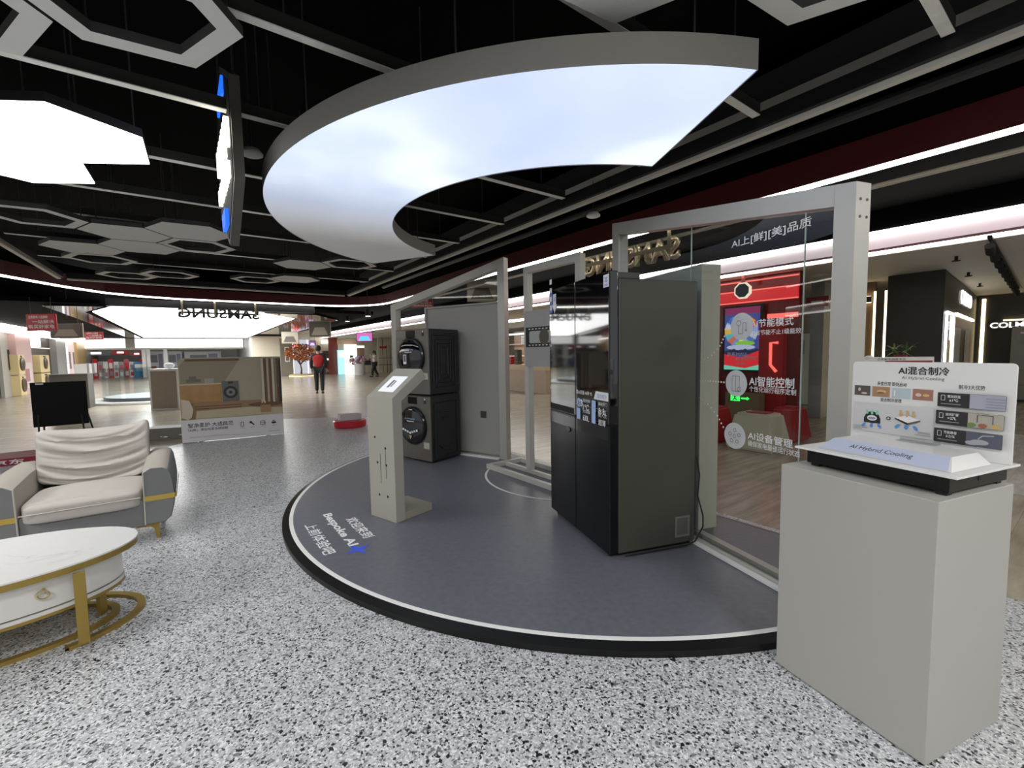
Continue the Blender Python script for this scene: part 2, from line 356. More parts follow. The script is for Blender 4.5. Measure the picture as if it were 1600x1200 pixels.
for o, s0, s1, d in [(-.62, -1.9, 3.4, 'above the spot behind the plinth'), (-1.62, -1.9, 3.4, 'crossing over the near end of the luminous crescent'),
        (-2.62, -1.9, 3.4, 'second across the luminous crescent'), (-3.66, -1.9, 3.4, 'passing the glowing sign and the crescent'), (-4.82, -1.9, 3.4, 'beside the white hexagon lamps'),
        (-6.0, -1.9, 3.4, 'just beyond the white hexagon lamps'), (-7.15, -1.9, 3.4, 'above the cluster of hexagon panels'), (-8.7, -1.9, 3.4, 'beyond the cluster of hexagon panels'),
        (-10.25, -1.9, 3.4, 'last one before the end rail')]:
    channel('ceiling_channel', o, s0, s1, TAG+d)
def grid_rail(name, a, b, label):
    d = b-a; t = thing(name, label, 'ceiling rail', a, math.atan2(d.y, d.x), 'perimeter rails of the suspended ceiling grid'); L = d.length
    MB(black).box(0, L, -.07, .07, .03, .14).build('rail', t)
    MB(mat('rail_underside', (.62, .6, .55), .5)).box(0, L, -.028, .028, 0, .03).build('pale_strip', t)
grid_rail('ceiling_rail', P(5, 3.5, 2.98), P(-12.2, 3.5, 2.98), 'long black ceiling rail with pale underside running past the crescent lamp')
grid_rail('ceiling_rail', P(-12.3, 3.42, 2.98), P(-12.3, -1.9, 2.98), 'black ceiling rail closing the far end of the grid')
grid_rail('ceiling_rail', P(-12.2, -2, 2.98), P(3, -2, 2.98), 'black ceiling rail with pale underside beside the hexagon lamps and panels')
# dark ducts and pipes above
duct = mat('black_duct', (.02, .02, .02), .5, bump=.2, bscale=20)
for nm, o0, o1, s, z, wd, h, lb in [('air_duct', 4, -13, 4.3, 3.5, .5, .22, 'black air duct between the long rail and the red soffit')]:
    tag(MB(duct).extr([P(o0, s-wd/2, z), P(o0, s+wd/2, z), P(o1, s+wd/2, z), P(o1, s-wd/2, z)], (0, 0, h)).build(nm), lb, 'duct')
tag(MB(mat('dull_pipe', (.3, .28, .22), .4)).cyl(P(5, 5.6, 3.0), P(-14, 5.6, 3.0), .025, 10).build('sprinkler_pipe'), 'thin olive sprinkler pipe running beside the bright soffit light line', 'pipe')
tag(MB(duct).cyl(P(4.5, 4.75, 3.42), P(-13, 4.75, 3.42), .05, 10).build('sprinkler_pipe'), 'black pipe over the red soffit edge', 'pipe')

# luminous crescent ------------------------------------------------------
Cx, Cy, CZ = .573, 4.83, 2.66
sky = noise_emit('luminous_sky_print', [(.3, (.46, .54, .74)), (.48, (.56, .65, .84)), (.58, (.8, .88, 1)), (.68, (1.1, 1.12, 1.15))], .55, 1.12, (1, 1, 1), 3)
def uneven_backlight(m):      # the lamp is brightest over its middle and dims toward one end
    nt = m.node_tree; b = nt.nodes['Principled BSDF']; tc = nt.nodes.new('ShaderNodeTexCoord'); sep = nt.nodes.new('ShaderNodeSeparateXYZ'); nt.links.new(tc.outputs['Object'], sep.inputs[0])
    def mth(op, a, c):
        n = nt.nodes.new('ShaderNodeMath'); n.operation = op
        for i, x in enumerate((a, c)):
            if hasattr(x, 'links'): nt.links.new(x, n.inputs[i])
            else: n.inputs[i].default_value = x
        return n.outputs[0]
    q = mth('ADD', mth('MULTIPLY', sep.outputs[0], -.51), mth('MULTIPLY', sep.outputs[1], .86))
    r = nt.nodes.new('ShaderNodeMapRange'); r.interpolation_type = 'SMOOTHSTEP'; nt.links.new(q, r.inputs[0])
    r.inputs[1].default_value = -.9; r.inputs[2].default_value = 1.5; r.inputs[3].default_value = .9; r.inputs[4].default_value = .1
    nt.links.new(r.outputs[0], b.inputs['Emission Strength'])
    rp = [x for x in nt.nodes if x.type == 'VALTORGB'][0]; mx = nt.nodes.new('ShaderNodeMix'); mx.data_type = 'RGBA'
    r2 = nt.nodes.new('ShaderNodeMapRange'); r2.inputs[1].default_value = .1; r2.inputs[2].default_value = 1.3; nt.links.new(q, r2.inputs[0])
    nt.links.new(r2.outputs[0], mx.inputs[0]); nt.links.new(rp.outputs[0], mx.inputs[6]); mx.inputs[7].default_value = (1, .985, .96, 1)
    nt.links.new(mx.outputs[2], b.inputs['Emission Color'])
uneven_backlight(sky)
t = thing('crescent_lamp', 'large semicircular suspended ring lamp glowing bluish white over the round platform', 'lamp', (Cx, Cy, CZ))
a0 = math.atan2(2.09-Cy, 1.13-Cx); a1 = math.atan2(6.17-Cy, -1.87-Cx); a0 = a0 % (2*PI); a1 = a1 % (2*PI)
if a1 > a0: a0, a1 = a1, a0
ib0 = math.atan2(3.25-Cy, .95-Cx) % (2*PI); ib1 = math.atan2(5.78-Cy, -1.04-Cx) % (2*PI)
na = 72; ro, ri = 2.81, 1.77
outer = [(ro*math.cos(a), ro*math.sin(a)) for a in [a1+(a0-a1)*k/na for k in range(na+1)]]
inner = [(ri*math.cos(a), ri*math.sin(a)) for a in [ib1+(ib0-ib1)*k/na for k in range(na+1)]]
f = MB(sky)
for k in range(na): f.face([(*outer[k], .006), (*outer[k+1], .006), (*inner[k+1], .006), (*inner[k], .006)])
f.build('glowing_face', t, fix=False)
f = MB(mat('bronze_grey_rim', (.2, .195, .18), .5, .1)); loop = outer + inner[::-1]; n = len(loop)
for k in range(n):
    a, b = V((*loop[k], 0)), V((*loop[(k+1) % n], 0)); f.face([a, b, b+Z*.135, a+Z*.135])
f.build('rim', t, fix=False)
f = MB(black)
for k in range(na): f.face([(*outer[k], .13), (*inner[k], .13), (*inner[k+1], .13), (*outer[k+1], .13)])
f.build('back_cover', t, fix=False)
rods(t, [(q[k][0]*m, q[k][1]*m) for k in range(4, na, 13) for q, m in ((outer, .97), (inner, 1.05))], .13, 1.29)

# hexagon panels ---------------------------------------------------------
felt = mat('acoustic_felt', (.72, .72, .69), .9, bump=.3, bscale=260)
hex_edge = mat('panel_edge', (.05, .05, .05), .8)
def hexa(r, a0=PI/6): return [(r*math.cos(a0+k*PI/3), r*math.sin(a0+k*PI/3)) for k in range(6)]
def hex_panel(x, y, ring, label, z=2.95, r=.45):
    t = thing('hexagon_baffle', label, 'ceiling panel', (x, y, z), 0, 'open hexagon ceiling panels' if ring else 'solid hexagon ceiling panels')
    O, I = hexa(r), hexa(r*.76); f = MB(felt)
    if ring:
        for k in range(6):
            j = (k+1) % 6; f.face([(*O[k], 0), (*I[k], 0), (*I[j], 0), (*O[j], 0)])
            f.use(hex_edge); f.face([(*O[k], 0), (*O[j], 0), (*O[j], .05), (*O[k], .05)]); f.face([(*I[k], 0), (*I[k], .05), (*I[j], .05), (*I[j], 0)]); f.face([(*O[k], .05), (*O[j], .05), (*I[j], .05), (*I[k], .05)]); f.use(felt)
    else:
        f.face([(*p, 0) for p in O[::-1]]); f.use(hex_edge); f.face([(*p, .05) for p in O])
        for k in range(6): j = (k+1) % 6; f.face([(*O[k], 0), (*O[j], 0), (*O[j], .05), (*O[k], .05)])
    f.build('felt_board', t, fix=False)
    rods(t, [(O[k][0]*.86, O[k][1]*.86) for k in (0, 2, 4)], .05, 3.95-z)
for x, y, ring, lb in [(-2.46, 1.9, 1, 'open grey hexagon panel at the frame edge, close above the white hexagon lamps'), (-1.66, 2.015, 1, 'large open grey hexagon panel next to another, near the glowing sign'),
        (.51, 1.745, 0, 'solid grey hexagon panel in front of the crescent lamp'), (1.35, 1.775, 1, 'open grey hexagon panel beyond the tip of the crescent lamp')]:
    hex_panel(x, y, ring, lb)
hexes = [(60, 338, 1, 'open grey hexagon panel touching two solid ones, below the white lamps'), (197, 365, 0, 'solid grey hexagon panel beside an open one, under the lit lamps'), (298, 365, 0, 'solid grey hexagon panel partly behind the glowing sign'),
    (325, 389, 1, 'open grey hexagon panel just under the tip of the glowing sign'), (135, 391, 0, 'solid grey hexagon panel at the rail side of the cluster'), (235, 390, 0, 'solid grey hexagon panel in the middle of the cluster'),
    (167, 412, 1, 'open grey hexagon panel in the rail-side row of the cluster'), (197, 427, 1, 'open grey hexagon panel at the far point of the cluster'), (272, 425, 1, 'open grey hexagon panel at the far row, toward the crescent'),
    (456, 416, 0, 'solid grey hexagon panel beyond the end of the crescent lamp'), (540, 415, 1, 'open grey hexagon panel touching the end of the crescent lamp'), (475, 438, 0, 'solid small-looking hexagon panel near the far rail corner'), (415, 440, 1, 'open small-looking hexagon panel near the far rail')]
hb = on_z(197, 365, 2.95)
for px, py, ring, lb in hexes:          # the panels hang on one hexagonal lattice
    c = on_z(px, py, 2.95) - hb; j = round(c.y/.693); i = round((c.x-.4*j)/.8); hex_panel(hb.x+.8*i+.4*j, hb.y+.693*j, ring, lb)

# white hexagon lamps
glow = lamp_mat('hexagon_lamp_glow', (1, 1, 1), 6)
for x, y, lb in [(-3.07, 3.17, 'blown-out white hexagon lamp, the one closest to the glowing sign'), (-3.855, 3.54, 'white hexagon lamp joined behind the first'), (-3.78, 2.66, 'white hexagon lamp cut by the frame edge')]:
    t = thing('hexagon_lamp', lb, 'lamp', (x, y, 2.95), 0, 'white hexagon lamps'); H = hexa(.498, math.radians(5))
    MB(glow).prism(H, 0, .01).build('diffuser', t); MB(black).prism(hexa(.499, math.radians(5)), .011, .07).build('housing', t)
    rods(t, [(H[k][0]*.9, H[k][1]*.9) for k in (0, 2, 4)], .06, 1)
# big luminous ceiling at the far atrium
t = thing('luminous_ceiling', 'huge white glowing ceiling panel at the far end of the mall', 'lamp', P(-15.4, .4, 2.75))
q = [(-15.4, -1.6), (-15.25, .2), (-15.6, 1.8), (-17.6, 3.1), (-36.5, 3.25), (-37, -2.4), (-17.2, -2.2)]
MB(lamp_mat('luminous_ceiling_glow', (1, 1, 1), 4)).extr([P(o, s, 2.75) for o, s in q], (0, 0, .02)).build('diffuser', t, world=True)
MB(black).extr([P(-15.3, -1.7, 2.775), P(-15.3, 3.3, 2.775), P(-37.1, 3.35, 2.775), P(-37.1, -2.5, 2.775)], (0, 0, .2)).build('housing', t, world=True)
mirror = mat('mirror_strip', (.6, .6, .6), .06, 1)
f = MB(mirror)
for a, b, c, d in [((-15.6, -2.9), (-15.3, -1.75), (-17.2, -2.35), (-17.4, -2.9)), ((-17.4, -2.9), (-17.2, -2.35), (-37, -2.55), (-37, -3.2)), ((-15.6, 1.9), (-17.6, 3.2), (-17.6, 4.6), (-15.6, 3.4)), ((-17.6, 3.2), (-30, 3.35), (-30, 4.9), (-17.6, 4.6))]:
    f.extr([P(*q, 2.74) for q in (a, b, c, d)], (0, 0, .02))
f.use(ceil_black); f.extr([P(-15.3, 3.3, 2.8), P(-15.3, 5.2, 2.8), P(-34.9, 5.2, 2.8), P(-34.9, 3.36, 2.8)], (0, 0, .1)); f.extr([P(-15.2, -6, 2.8), P(-15.2, -1.8, 2.8), P(-17.3, -2.5, 2.8), P(-37, -2.6, 2.8), P(-47, -2.6, 2.8), P(-47, -6, 2.8)], (0, 0, .1)); struct(f.build('ceiling_atrium'))
# ================================================================= the round platform and its exhibits
PC = V((.6935, 4.8336, 0)); PT = .045; PS = PT+.0025; CH = 3.43
chord = CH - PC.dot(N)
def arc(r, z, n=96):
    t0 = math.asin(max(-1, min(1, chord/r)))
    return [PC + U*(r*math.cos(t)) - N*(r*math.sin(t)) + Z*z for t in [-t0 + (PI+2*t0)*k/n for k in range(n+1)]]
t = thing('display_platform', 'low semicircular grey vinyl platform with black rim and white edge line', 'platform', (PC.x-1, PC.y-1, 0))
vinyl = mat('blue_grey_vinyl', (.155, .16, .19), .34, var=.22, vscale=26)
MB(vinyl).extr([p for p in arc(2.832, .006)], (0, 0, PT-.006)).build('vinyl_top', t, world=True)
def ringstrip(mb, r0, r1, z0, z1):
    A, B = arc(r0, z0), arc(r1, z1)
    for k in range(len(A)-1): mb.face([A[k], B[k], B[k+1], A[k+1]])
f = MB(mat('white_edge_line', (.93, .93, .9), .5)); ringstrip(f, 2.832, 2.832, .02, PT+.001); ringstrip(f, 2.832, 2.862, PT+.001, PT+.001); f.build('edge_line', t, world=True)
f = MB(mat('black_rim_trim', (.006, .006, .006), .35, spec=.3)); ringstrip(f, 2.862, 2.915, PT+.001, PT-.012); ringstrip(f, 2.915, 2.915, PT-.012, 0); f.build('rim', t, world=True)
f = MB(alu); f.bar(arc(2.9, .0225)[0], arc(2.9, .0225)[-1], .02, .045); f.build('chord_trim', t, world=True)
q = [V((.63+.94*math.cos(a), 4.86+.94*math.sin(a), PT+.0015)) for a in [math.radians(d) for d in range(150, 290, 4)]]
f = MB(print_white); 
for a, b in zip(q, q[1:]):
    na_ = (a-V((.63, 4.86, a.z))).normalized()*.012; nb_ = (b-V((.63, 4.86, b.z))).normalized()*.012; f.face([a-na_, a+na_, b+nb_, b-nb_])
f.build('inlay_arc', t, world=True)
f = MB(mat('floor_letter_white', (.97, .97, .97), .5))
for body, pa, pb, pt, bold in [('欢迎来到', (539, 811.5), (573, 840), (554, 805.5), .025), ('Bespoke AI', (500, 805), (546, 854), (517, 801), .03), ('上前体验吧', (475, 821.5), (516, 865.5), (492, 816.5), .025)]:
    a, b, c = (on_z(*x, PT+.0015) for x in (pa, pb, pt)); f.text(body, a, U, N, 0, 0, (b-a).dot(U), (c-a).dot(N), bold)
f.build('floor_lettering', t, fix=False, world=True)
c = on_z(559, 858, PT+.0015); star = []
for k in range(8): r = (.1, .035)[k % 2]; a = k*PI/4+.3; star.append(c + U*(r*math.cos(a)) + N*(r*math.sin(a)))
MB(mat('print_star_blue', (.06, .12, .8), .5)).face(star).build('star_mark', t, fix=False, world=True)

# --- partition with sloping top behind the refrigerator
def frame_thing(name, label, O, d, L, zl, zr, group=None):
    t = thing(name, label, 'glass screen', (*O, PS), math.atan2(d[1], d[0]), group)
    q = lambda x: zl-PT + (zr-zl)*x/L
    W = .1; post = MB(alu).prism([(0, 0), (W, 0), (W, W), (0, W)], 0, 1); post.bm.free()
    for x in (0, L-W):
        f = MB(alu); f.extr([(x, 0, 0), (x+W, 0, 0), (x+W, 0, q(x+W)), (x, 0, q(x))], (0, W, 0))
        o = f.build('post', t)
    f = MB(alu); f.extr([(W+.001, 0, q(W)-W*1.03), (L-W-.001, 0, q(L-W)-W*1.03), (L-W-.001, 0, q(L-W)), (W+.001, 0, q(W))], (0, W, 0)); f.build('sloping_beam', t)
    f = MB(alu).box(W, L-W, -.01, .03, 0, .028).box(W, L-W, .045, W, 0, .05); f.use(print_white).box(W, L-W, -.045, -.012, 0, .018); f.build('floor_track', t)
    return t, q
pane_mat = glass('clear_glass', (.86, .88, .88))
edge_mat = mat('glass_edge', (.42, .5, .46), .2)
FO = V((.93, 4.069)); FD = V((.327, -.945)).normalized()
t, q = frame_thing('glass_screen', 'tall glass partition with sloping aluminium top and white printed text behind the refrigerator', FO, FD, 2.087, 2.552, 2.172)
fridge_part = t
FN = V((-FD.y, FD.x))
def on_plane(px, py, O, n):
    d = ray(px, py); n = V((n[0], n[1], 0)); return EYEP + d*((V((*O, 0))-EYEP).dot(n)/d.dot(n))
def floc(px, py):
    p = on_plane(px, py, FO + FN*.018, FN); return ((V((p.x, p.y))-FO).dot(FD), p.z-PT)
for x0, x1 in ((.1, .985), (.99, 1.824), (1.83, 1.987)):
    f = MB(pane_mat); f.extr([(x0, .02, .028), (x1, .02, .028), (x1, .02, q(x1)-.1), (x0, .02, q(x0)-.1)], (0, .008, 0))
    f.build('glass_pane', t)
f = MB(edge_mat); f.box(.9855, .9895, .02, .028, .03, q(.99)-.11).box(1.825, 1.829, .02, .028, .03, q(1.83)-.11); f.build('pane_edge', t)
white_vinyl = mat('white_vinyl_letters', (.85, .85, .85), .5, emit=(1, 1, 1), es=0)
for body, a, b, bold in [('AI上[鲜][美]品质', (1143, 391), (1268, 338), .015), ('AI节能模式', (1173, 513), (1240, 495), .02), ('更省节能不止1级能效', (1173, 525), (1252, 513), .008),
        ('AI智能控制', (1170.5, 603), (1241, 592), .02), ('个性化运行程序定制', (1170.5, 612), (1244, 609.5), .008), ('AI设备管理', (1168.5, 686.5), (1238.7, 688), .02), ('确保家电最佳运行状态', (1168.5, 697), (1250, 706), .008)]:
    x0, z0 = floc(*a); x1, z1 = floc(*b); z1 = max(z1, z0+.03); sh = Sheet((0, .0185, 0), (1, 0, 0), (0, 0, 1), .0004); sh.text(white_vinyl, body, x0, z0, x1, z1, bold); sh.build('lettering', t)
disc_m = mat('icon_disc_grey', (.68, .7, .72), .5); ink = mat('icon_ink', (.12, .12, .12), .5)
for (px, py, rr), kind in (((1158.7, 510.5, .083), 0), ((1150.3, 599.5, .083), 1), ((1148, 681.5, .083), 2)):
    x, z = floc(px, py); sh = Sheet((x, .0175, z), (1, 0, 0), (0, 0, 1), .0006); sh.disc(disc_m, 0, 0, rr)
    if kind == 0:
        sh.line(ink, [(-.02+.016*math.cos(a), .02+.016*math.sin(a)) for a in [k*PI/8 for k in range(17)]], .003); sh.line(ink, [(-.02, .004), (-.02, -.045), (.012, -.045), (.012, .02), (.035, .02), (.035, -.03)], .003); sh.line(ink, [(.027, -.02), (.035, -.032), (.043, -.02)], .003)
    elif kind == 1:
        sh.line(ink, [(-.03, -.05), (-.03, .045), (.025, .045), (.025, -.05), (-.03, -.05)], .003); sh.line(ink, [(-.002, .045), (-.002, -.05)], .003); sh.line(ink, [(.026+.014*math.cos(a), -.036+.014*math.sin(a)) for a in [k*PI/8 for k in range(17)]], .003)
    else:
        for k in range(6):
            cx_, cy_ = (0, -.002) if k == 5 else (.038*math.cos(PI/2+k*2*PI/5), -.002+.038*math.sin(PI/2+k*2*PI/5))
            sh.line(ink, [(cx_+.011*math.cos(a), cy_+.011*math.sin(a)) for a in [j*PI/6 for j in range(13)]], .003)
    sh.build('icon_disc', t)
# dotted leader lines
for pts in ([(1094, 566), (1112, 556), (1125, 541), (1132, 526)], [(1094, 595.5), (1112, 596), (1131, 598)], [(1093, 622), (1106, 632), (1121, 650), (1130, 668)]):
    n = 9; f = MB(white_vinyl)
    for k in range(n+1):
        u_ = k/n*(len(pts)-1); i = min(int(u_), len(pts)-2); fr = u_-i
        x, z = floc(pts[i][0]+(pts[i+1][0]-pts[i][0])*fr, pts[i][1]+(pts[i+1][1]-pts[i][1])*fr); r = .0035+.0035*k/n
        f.face([(x+r*math.cos(a), .0183, z+r*math.sin(a)) for a in [j*PI/4 for j in range(8)]])
    f.build('dotted_line', t, fix=False)
q2 = MB(mat('dark_screw', (.1, .09, .06), .4, .5))
for x, z in ((2.088, 2.05), (2.088, 1.97)):
    for y in (.03, .075): q2.cyl((2.086, y, z), (2.0895, y, z), .007, 10)
q2.build('screw', t)
# the grey wall box behind the glass
t = thing('room_divider', 'thick beige-grey partition standing directly behind the refrigerator, seen through glass', 'divider', (*(FO+FN*.065), PS), math.atan2(FD.y, FD.x))
MB(mat('pale_laminate', (.5, .5, .46), .5)).box(.1, 1.035, 0, .165, .055, 1.955).build('wall_panel', t)
MB(mat('beige_end_cap', (.56, .54, .44), .5)).box(1.0355, 1.045, 0, .165, .055, 1.955).build('end_cap', t)
MB(mat('plinth_kick', (.2, .2, .19), .5)).box(.1, 1.03, .01, .155, 0, .055).build('kick_strip', t)

# --- partition with sloping top behind the laundry stack
WO = V((-1.76, 6.50)); WD = V((.857, -.515)).normalized(); WN = V((-WD.y, WD.x)); WL = 1.96
t, q = frame_thing('glass_screen', 'tall glass partition with sloping aluminium top standing over the stacked washer', WO, WD, WL, 2.125, 2.576)
f = MB(pane_mat); f.extr([(.1, .06, .05), (.66, .06, .05), (.66, .06, 2.0), (.66, .06, q(.66)-.1), (.1, .06, q(.1)-.1)], (0, .006, 0)); f.build('glass_pane', t)
f = MB(pane_mat); f.extr([(.665, .06, 2.0), (1.86, .06, 2.0), (1.86, .06, q(1.86)-.1), (.665, .06, q(.665)-.1)], (0, .006, 0)); f.build('glass_pane', t)
MB(edge_mat).box(.6605, .6645, .06, .066, 2.0, q(.66)-.105).build('pane_edge', t)
MB(grey_panel).box(.67, 1.858, .01, .09, .052, 1.975).build('grey_panel', t)
MB(mat('panel_cap', (.4, .395, .36), .5)).box(.663, 1.858, -.012, .095, 1.976, 1.998).box(.663, .695, -.012, .009, .052, 1.975).build('panel_frame', t)
f = MB(mat('socket_plate', (.06, .06, .06), .35)); p = on_plane(755, 648, WO, WN); x = (V((p.x, p.y))-WO).dot(WD); z = p.z-PT
f.box(x-.045, x+.045, .002, .0095, z-.045, z+.045, .002); f.build('wall_socket', t)

# --- free-standing base frame between the two partitions
MO = V((-.32, 5.12)); MD = V((.611, -.791)); MN = V((.791, .611))
t = thing('display_rack', 'pale metal display frame on a ladder-shaped floor base, between the partitions, holding a printed board', 'display stand', (*MO, PS), math.atan2(MD.y, MD.x))
L, D, b = 1.36, .535, .05
MB(alu_light).box(0, L, 0, b, 0, b).box(0, L, D-b, D, 0, b).box(0, b, b, D-b, 0, b).box(L-b, L, b, D-b, 0, b).box(b, L-b, .245, .285, 0, b-.008).build('base_frame', t)
for x in (.46, 1.24): MB(alu_light).box(x, x+.07, .23, .3, b-.008, 2.29).build('post', t)
MB(alu_light).box(.53, 1.24, .23, .3, 2.22, 2.29).build('top_beam', t)
def mloc(px, py):
    p = on_plane(px, py, MO+MN*.215, MN); return ((V((p.x, p.y))-MO).dot(MD), p.z-PT)
x0, z0 = mloc(821, 573); x1, z1 = mloc(821, 487)
MB(mat('stone_grey_board', (.42, .42, .41), .5)).box(x0, 1.25, .214, .229, z0, z1).build('printed_board', t)
sh = Sheet((0, .2135, 0), (1, 0, 0), (0, 0, 1), .0006); xa, za = mloc(822, 543); xb, zb = mloc(822, 512.5); H = zb-za
sh.rect(print_black, xa, za, 1.24, zb); sh.rect(mat('print_stone', (.5, .5, .49), .5), xa+.06, za+H*.2, 1.2, zb-H*.2, .02)
for k in range(13):
    for zz in (za+H*.07, zb-H*.12): sh.rect(print_white, xa+.05+k*.055, zz, xa+.08+k*.055, zz+H*.05, up=(1 if k == 0 else 0))
sh.disc(mat('print_umber', (.12, .1, .08), .5), xa+.3, (za+zb)/2, .075, .085); sh.build('board_print', t)

# --- refrigerator -----------------------------------------------------
FA = -1.2550; FRO = (.6808, 2.7961, PS)
t = thing('refrigerator', 'tall black glass four-door refrigerator with dark grey side, centre of the platform', 'refrigerator', FRO, FA)
fridge_side = mat('fridge_side_grey', (.062, .062, .05), .42, .1, bump=.05)
door_black = mat('black_mirror_door', (.004, .004, .005), .045, 0, ior=2.1); door_low = mat('black_satin_door', (.005, .006, .007), .2, spec=.3)
W, DP, H = .945, .604, 1.816
MB(fridge_side).box(-W, 0, 0, DP, .03, H, .006).build('cabinet_body', t)
MB(black).box(-W+.03, -.03, .02, DP-.02, .006, .03).build('base_plinth', t)
MB(mat('hinge_cover', (.07, .07, .065), .5)).box(-.16, -.005, -.045, .16, H+.001, H+.04, .006).build('hinge_cover', t)
MB(mat('hinge_cover')).box(-W+.005, -W+.16, -.045, .16, H+.001, H+.04, .006).build('hinge_cover', t)
edge = mat('door_edge_chrome', (.05, .05, .05), .2, .7)
SEAM = .885
for i, (xa, xb) in enumerate(((-W, -W/2-.003), (-W/2+.003, 0))):
    d = MB(door_black); d.box(xa, xb, -.072, -.006, SEAM+.008, 1.862, .004); o = d.build('upper_door', t)
    MB(mat('recess_black', (.002, .002, .002), .6)).box(xa+.02, xb-.02, -.0735, -.0722, SEAM+.012, SEAM+.055).build('handle_recess', o)
    MB(edge).box(xa+.004, xb-.004, -.07, -.01, SEAM+.001, SEAM+.0075).build('door_edge', o)
    d = MB(door_low); d.box(xa, xb, -.072, -.006, .035, SEAM, .004); o = d.build('lower_door', t)
    MB(mat('lower_grip_gloss', (.012, .012, .012), .08)).box(xa+.004, xb-.004, -.0735, -.0722, SEAM-.1, SEAM-.015).build('grip_strip', o)
MB(edge).box(.0005, .002, -.071, -.062, .04, SEAM-.003).box(.0005, .002, -.071, -.062, SEAM+.01, 1.857).build('door_edge_trim', t)
def rloc(px, py):
    e = V((math.cos(FA), math.sin(FA))); n = V((-e.y, e.x)); o = V(FRO[:2]) - n*.0745
    p = on_plane(px, py, o, n); return ((V((p.x, p.y))-V(FRO[:2])).dot(e), p.z-PT)
sh = Sheet((0, -.0728, 0), (1, 0, 0), (0, 0, 1), .0006)
st_white = mat('sticker_white', (.8, .82, .85), .5); st_blue = mat('sticker_blue', (.12, .2, .55), .5); st_ice = mat('sticker_ice', (.4, .55, .85), .5)
x0, z0 = rloc(942.5, 450.5); x1, z1 = rloc(951, 428); sh.rect(st_white, x0, z0, x1, z1); sh.text(print_black, '10', x0+.025, z1-.05, x1-.025, z1-.015, .02); sh.text(st_blue, '整机保修', x0+.015, z1-.075, x1-.015, z1-.058, up=0)
for k in range(3): sh.rect(st_ice, x0+.012, z0+.012+k*.022, x1-.012, z0+.02+k*.022, up=0)
sh.build('warranty_sticker', t); sh = Sheet((0, -.0728, 0), (1, 0, 0), (0, 0, 1), .0006)
x0, z0 = rloc(858.5, 490); x1, z1 = rloc(863.5, 457); sh.rect(st_blue, x0, z0, x0+.06, z1)
for k in range(4): sh.rect(st_white, x0+.008, z0+.02+k*.07, x0+.052, z0+.06+k*.07, up=(1 if k == 0 else 0))
sh.poly(st_white, [(x0+.075, z1-.02), (x0+.135, z1-.02), (x0+.135, z0+.06), (x0+.15, z0+.06), (x0+.105, z0-.01), (x0+.06, z0+.06), (x0+.075, z0+.06)]); sh.text(st_blue, 'AI', x0+.085, z1-.08, x0+.125, z1-.045)
sh.build('feature_sticker', t); sh = Sheet((0, -.0728, 0), (1, 0, 0), (0, 0, 1), .0006)
# spec sheet, lower half of the near upper door
x0, z0 = rloc(900.5, 644); x1, _ = rloc(950.5, 660); z1 = rloc(900.5, 609)[1]; h = z1-z0; w_ = x1-x0
sh.text(print_white, '黑AI双循 AI神 95', x0, z1-.03, x0+w_*.52, z1, .01); sh.poly(st_white, [(x0+w_*.58, z1-.045), (x1, z1-.045), (x1, z1+.01), (x0+w_*.64, z1+.01)]); sh.text(st_blue, '混合制冷', x0+w_*.68, z1-.035, x1-.02, z1-.005)
for i in range(2):
    for j in range(2):
        xx = x0+w_*(.02+.5*i); zz = z1-.06-h*.46*j
        if (i, j) == (0, 0): sh.disc(st_ice, xx+.035, zz-.03, .032).disc(st_white, xx+.07, zz-.03, .026, up=0).text(print_black, '30', xx+.01, zz-.042, xx+.09, zz-.02)
        else: sh.rect(st_ice, xx+.005, zz-.075, xx+.06, zz+.005, .006)
        sh.text(print_white, ('双系统除味', '自动开门', '大容量', '嵌入式')[i*1+j*2], xx+.1, zz-.02, xx+w_*.46, zz+.004); sh.text(print_white, ('1℃', '8s 8s', '630L', '超薄')[i+j*2], xx+.1, zz-.075, xx+.1+w_*.2, zz-.035, .01, up=0)
        sh.rect(print_grey, x0, z1-.06-h*.46+.03, x1, z1-.06-h*.46+.032, up=0)
sh.build('specification_sticker', t)
x0, z0 = rloc(888, 671)
MB(mat('crumpled_tag', (.12, .115, .1), .5, bump=.5, bscale=60)).ball((x0, -.078, z0), .03, (1.2, .3, .7), 10).build('paper_tag', t)
# side vent
sh = MB(mat('vent_grey', (.16, .16, .15), .5)).box(0.0005, .004, .44, .56, .075, .09).box(.0005, .004, .44, .56, .205, .22).box(.0005, .004, .44, .455, .09, .205).box(.0005, .004, .545, .56, .09, .205)
for k in range(11): sh.box(.0005, .003, .456, .544, .094+k*.01, .098+k*.01)
sh.build('vent_grille', t)
for x in (-W+.06, -.06): MB(black).cyl((x, -.02, 0), (x, -.02, .03), .02, 12).build('foot', t)
cp = [(0.003, DP+.012, .62), (.02, DP+.02, .5), (.008, DP+.018, .35), (.05, DP+.028, .22), (.06, DP+.02, .15), (.03, DP-.02, .04), (.012, DP-.08, .012), (.006, .3, .011), (.004, .05, .011)]
MB(black).tube(cp, .005, 8).build('power_cord', t, smooth=1)

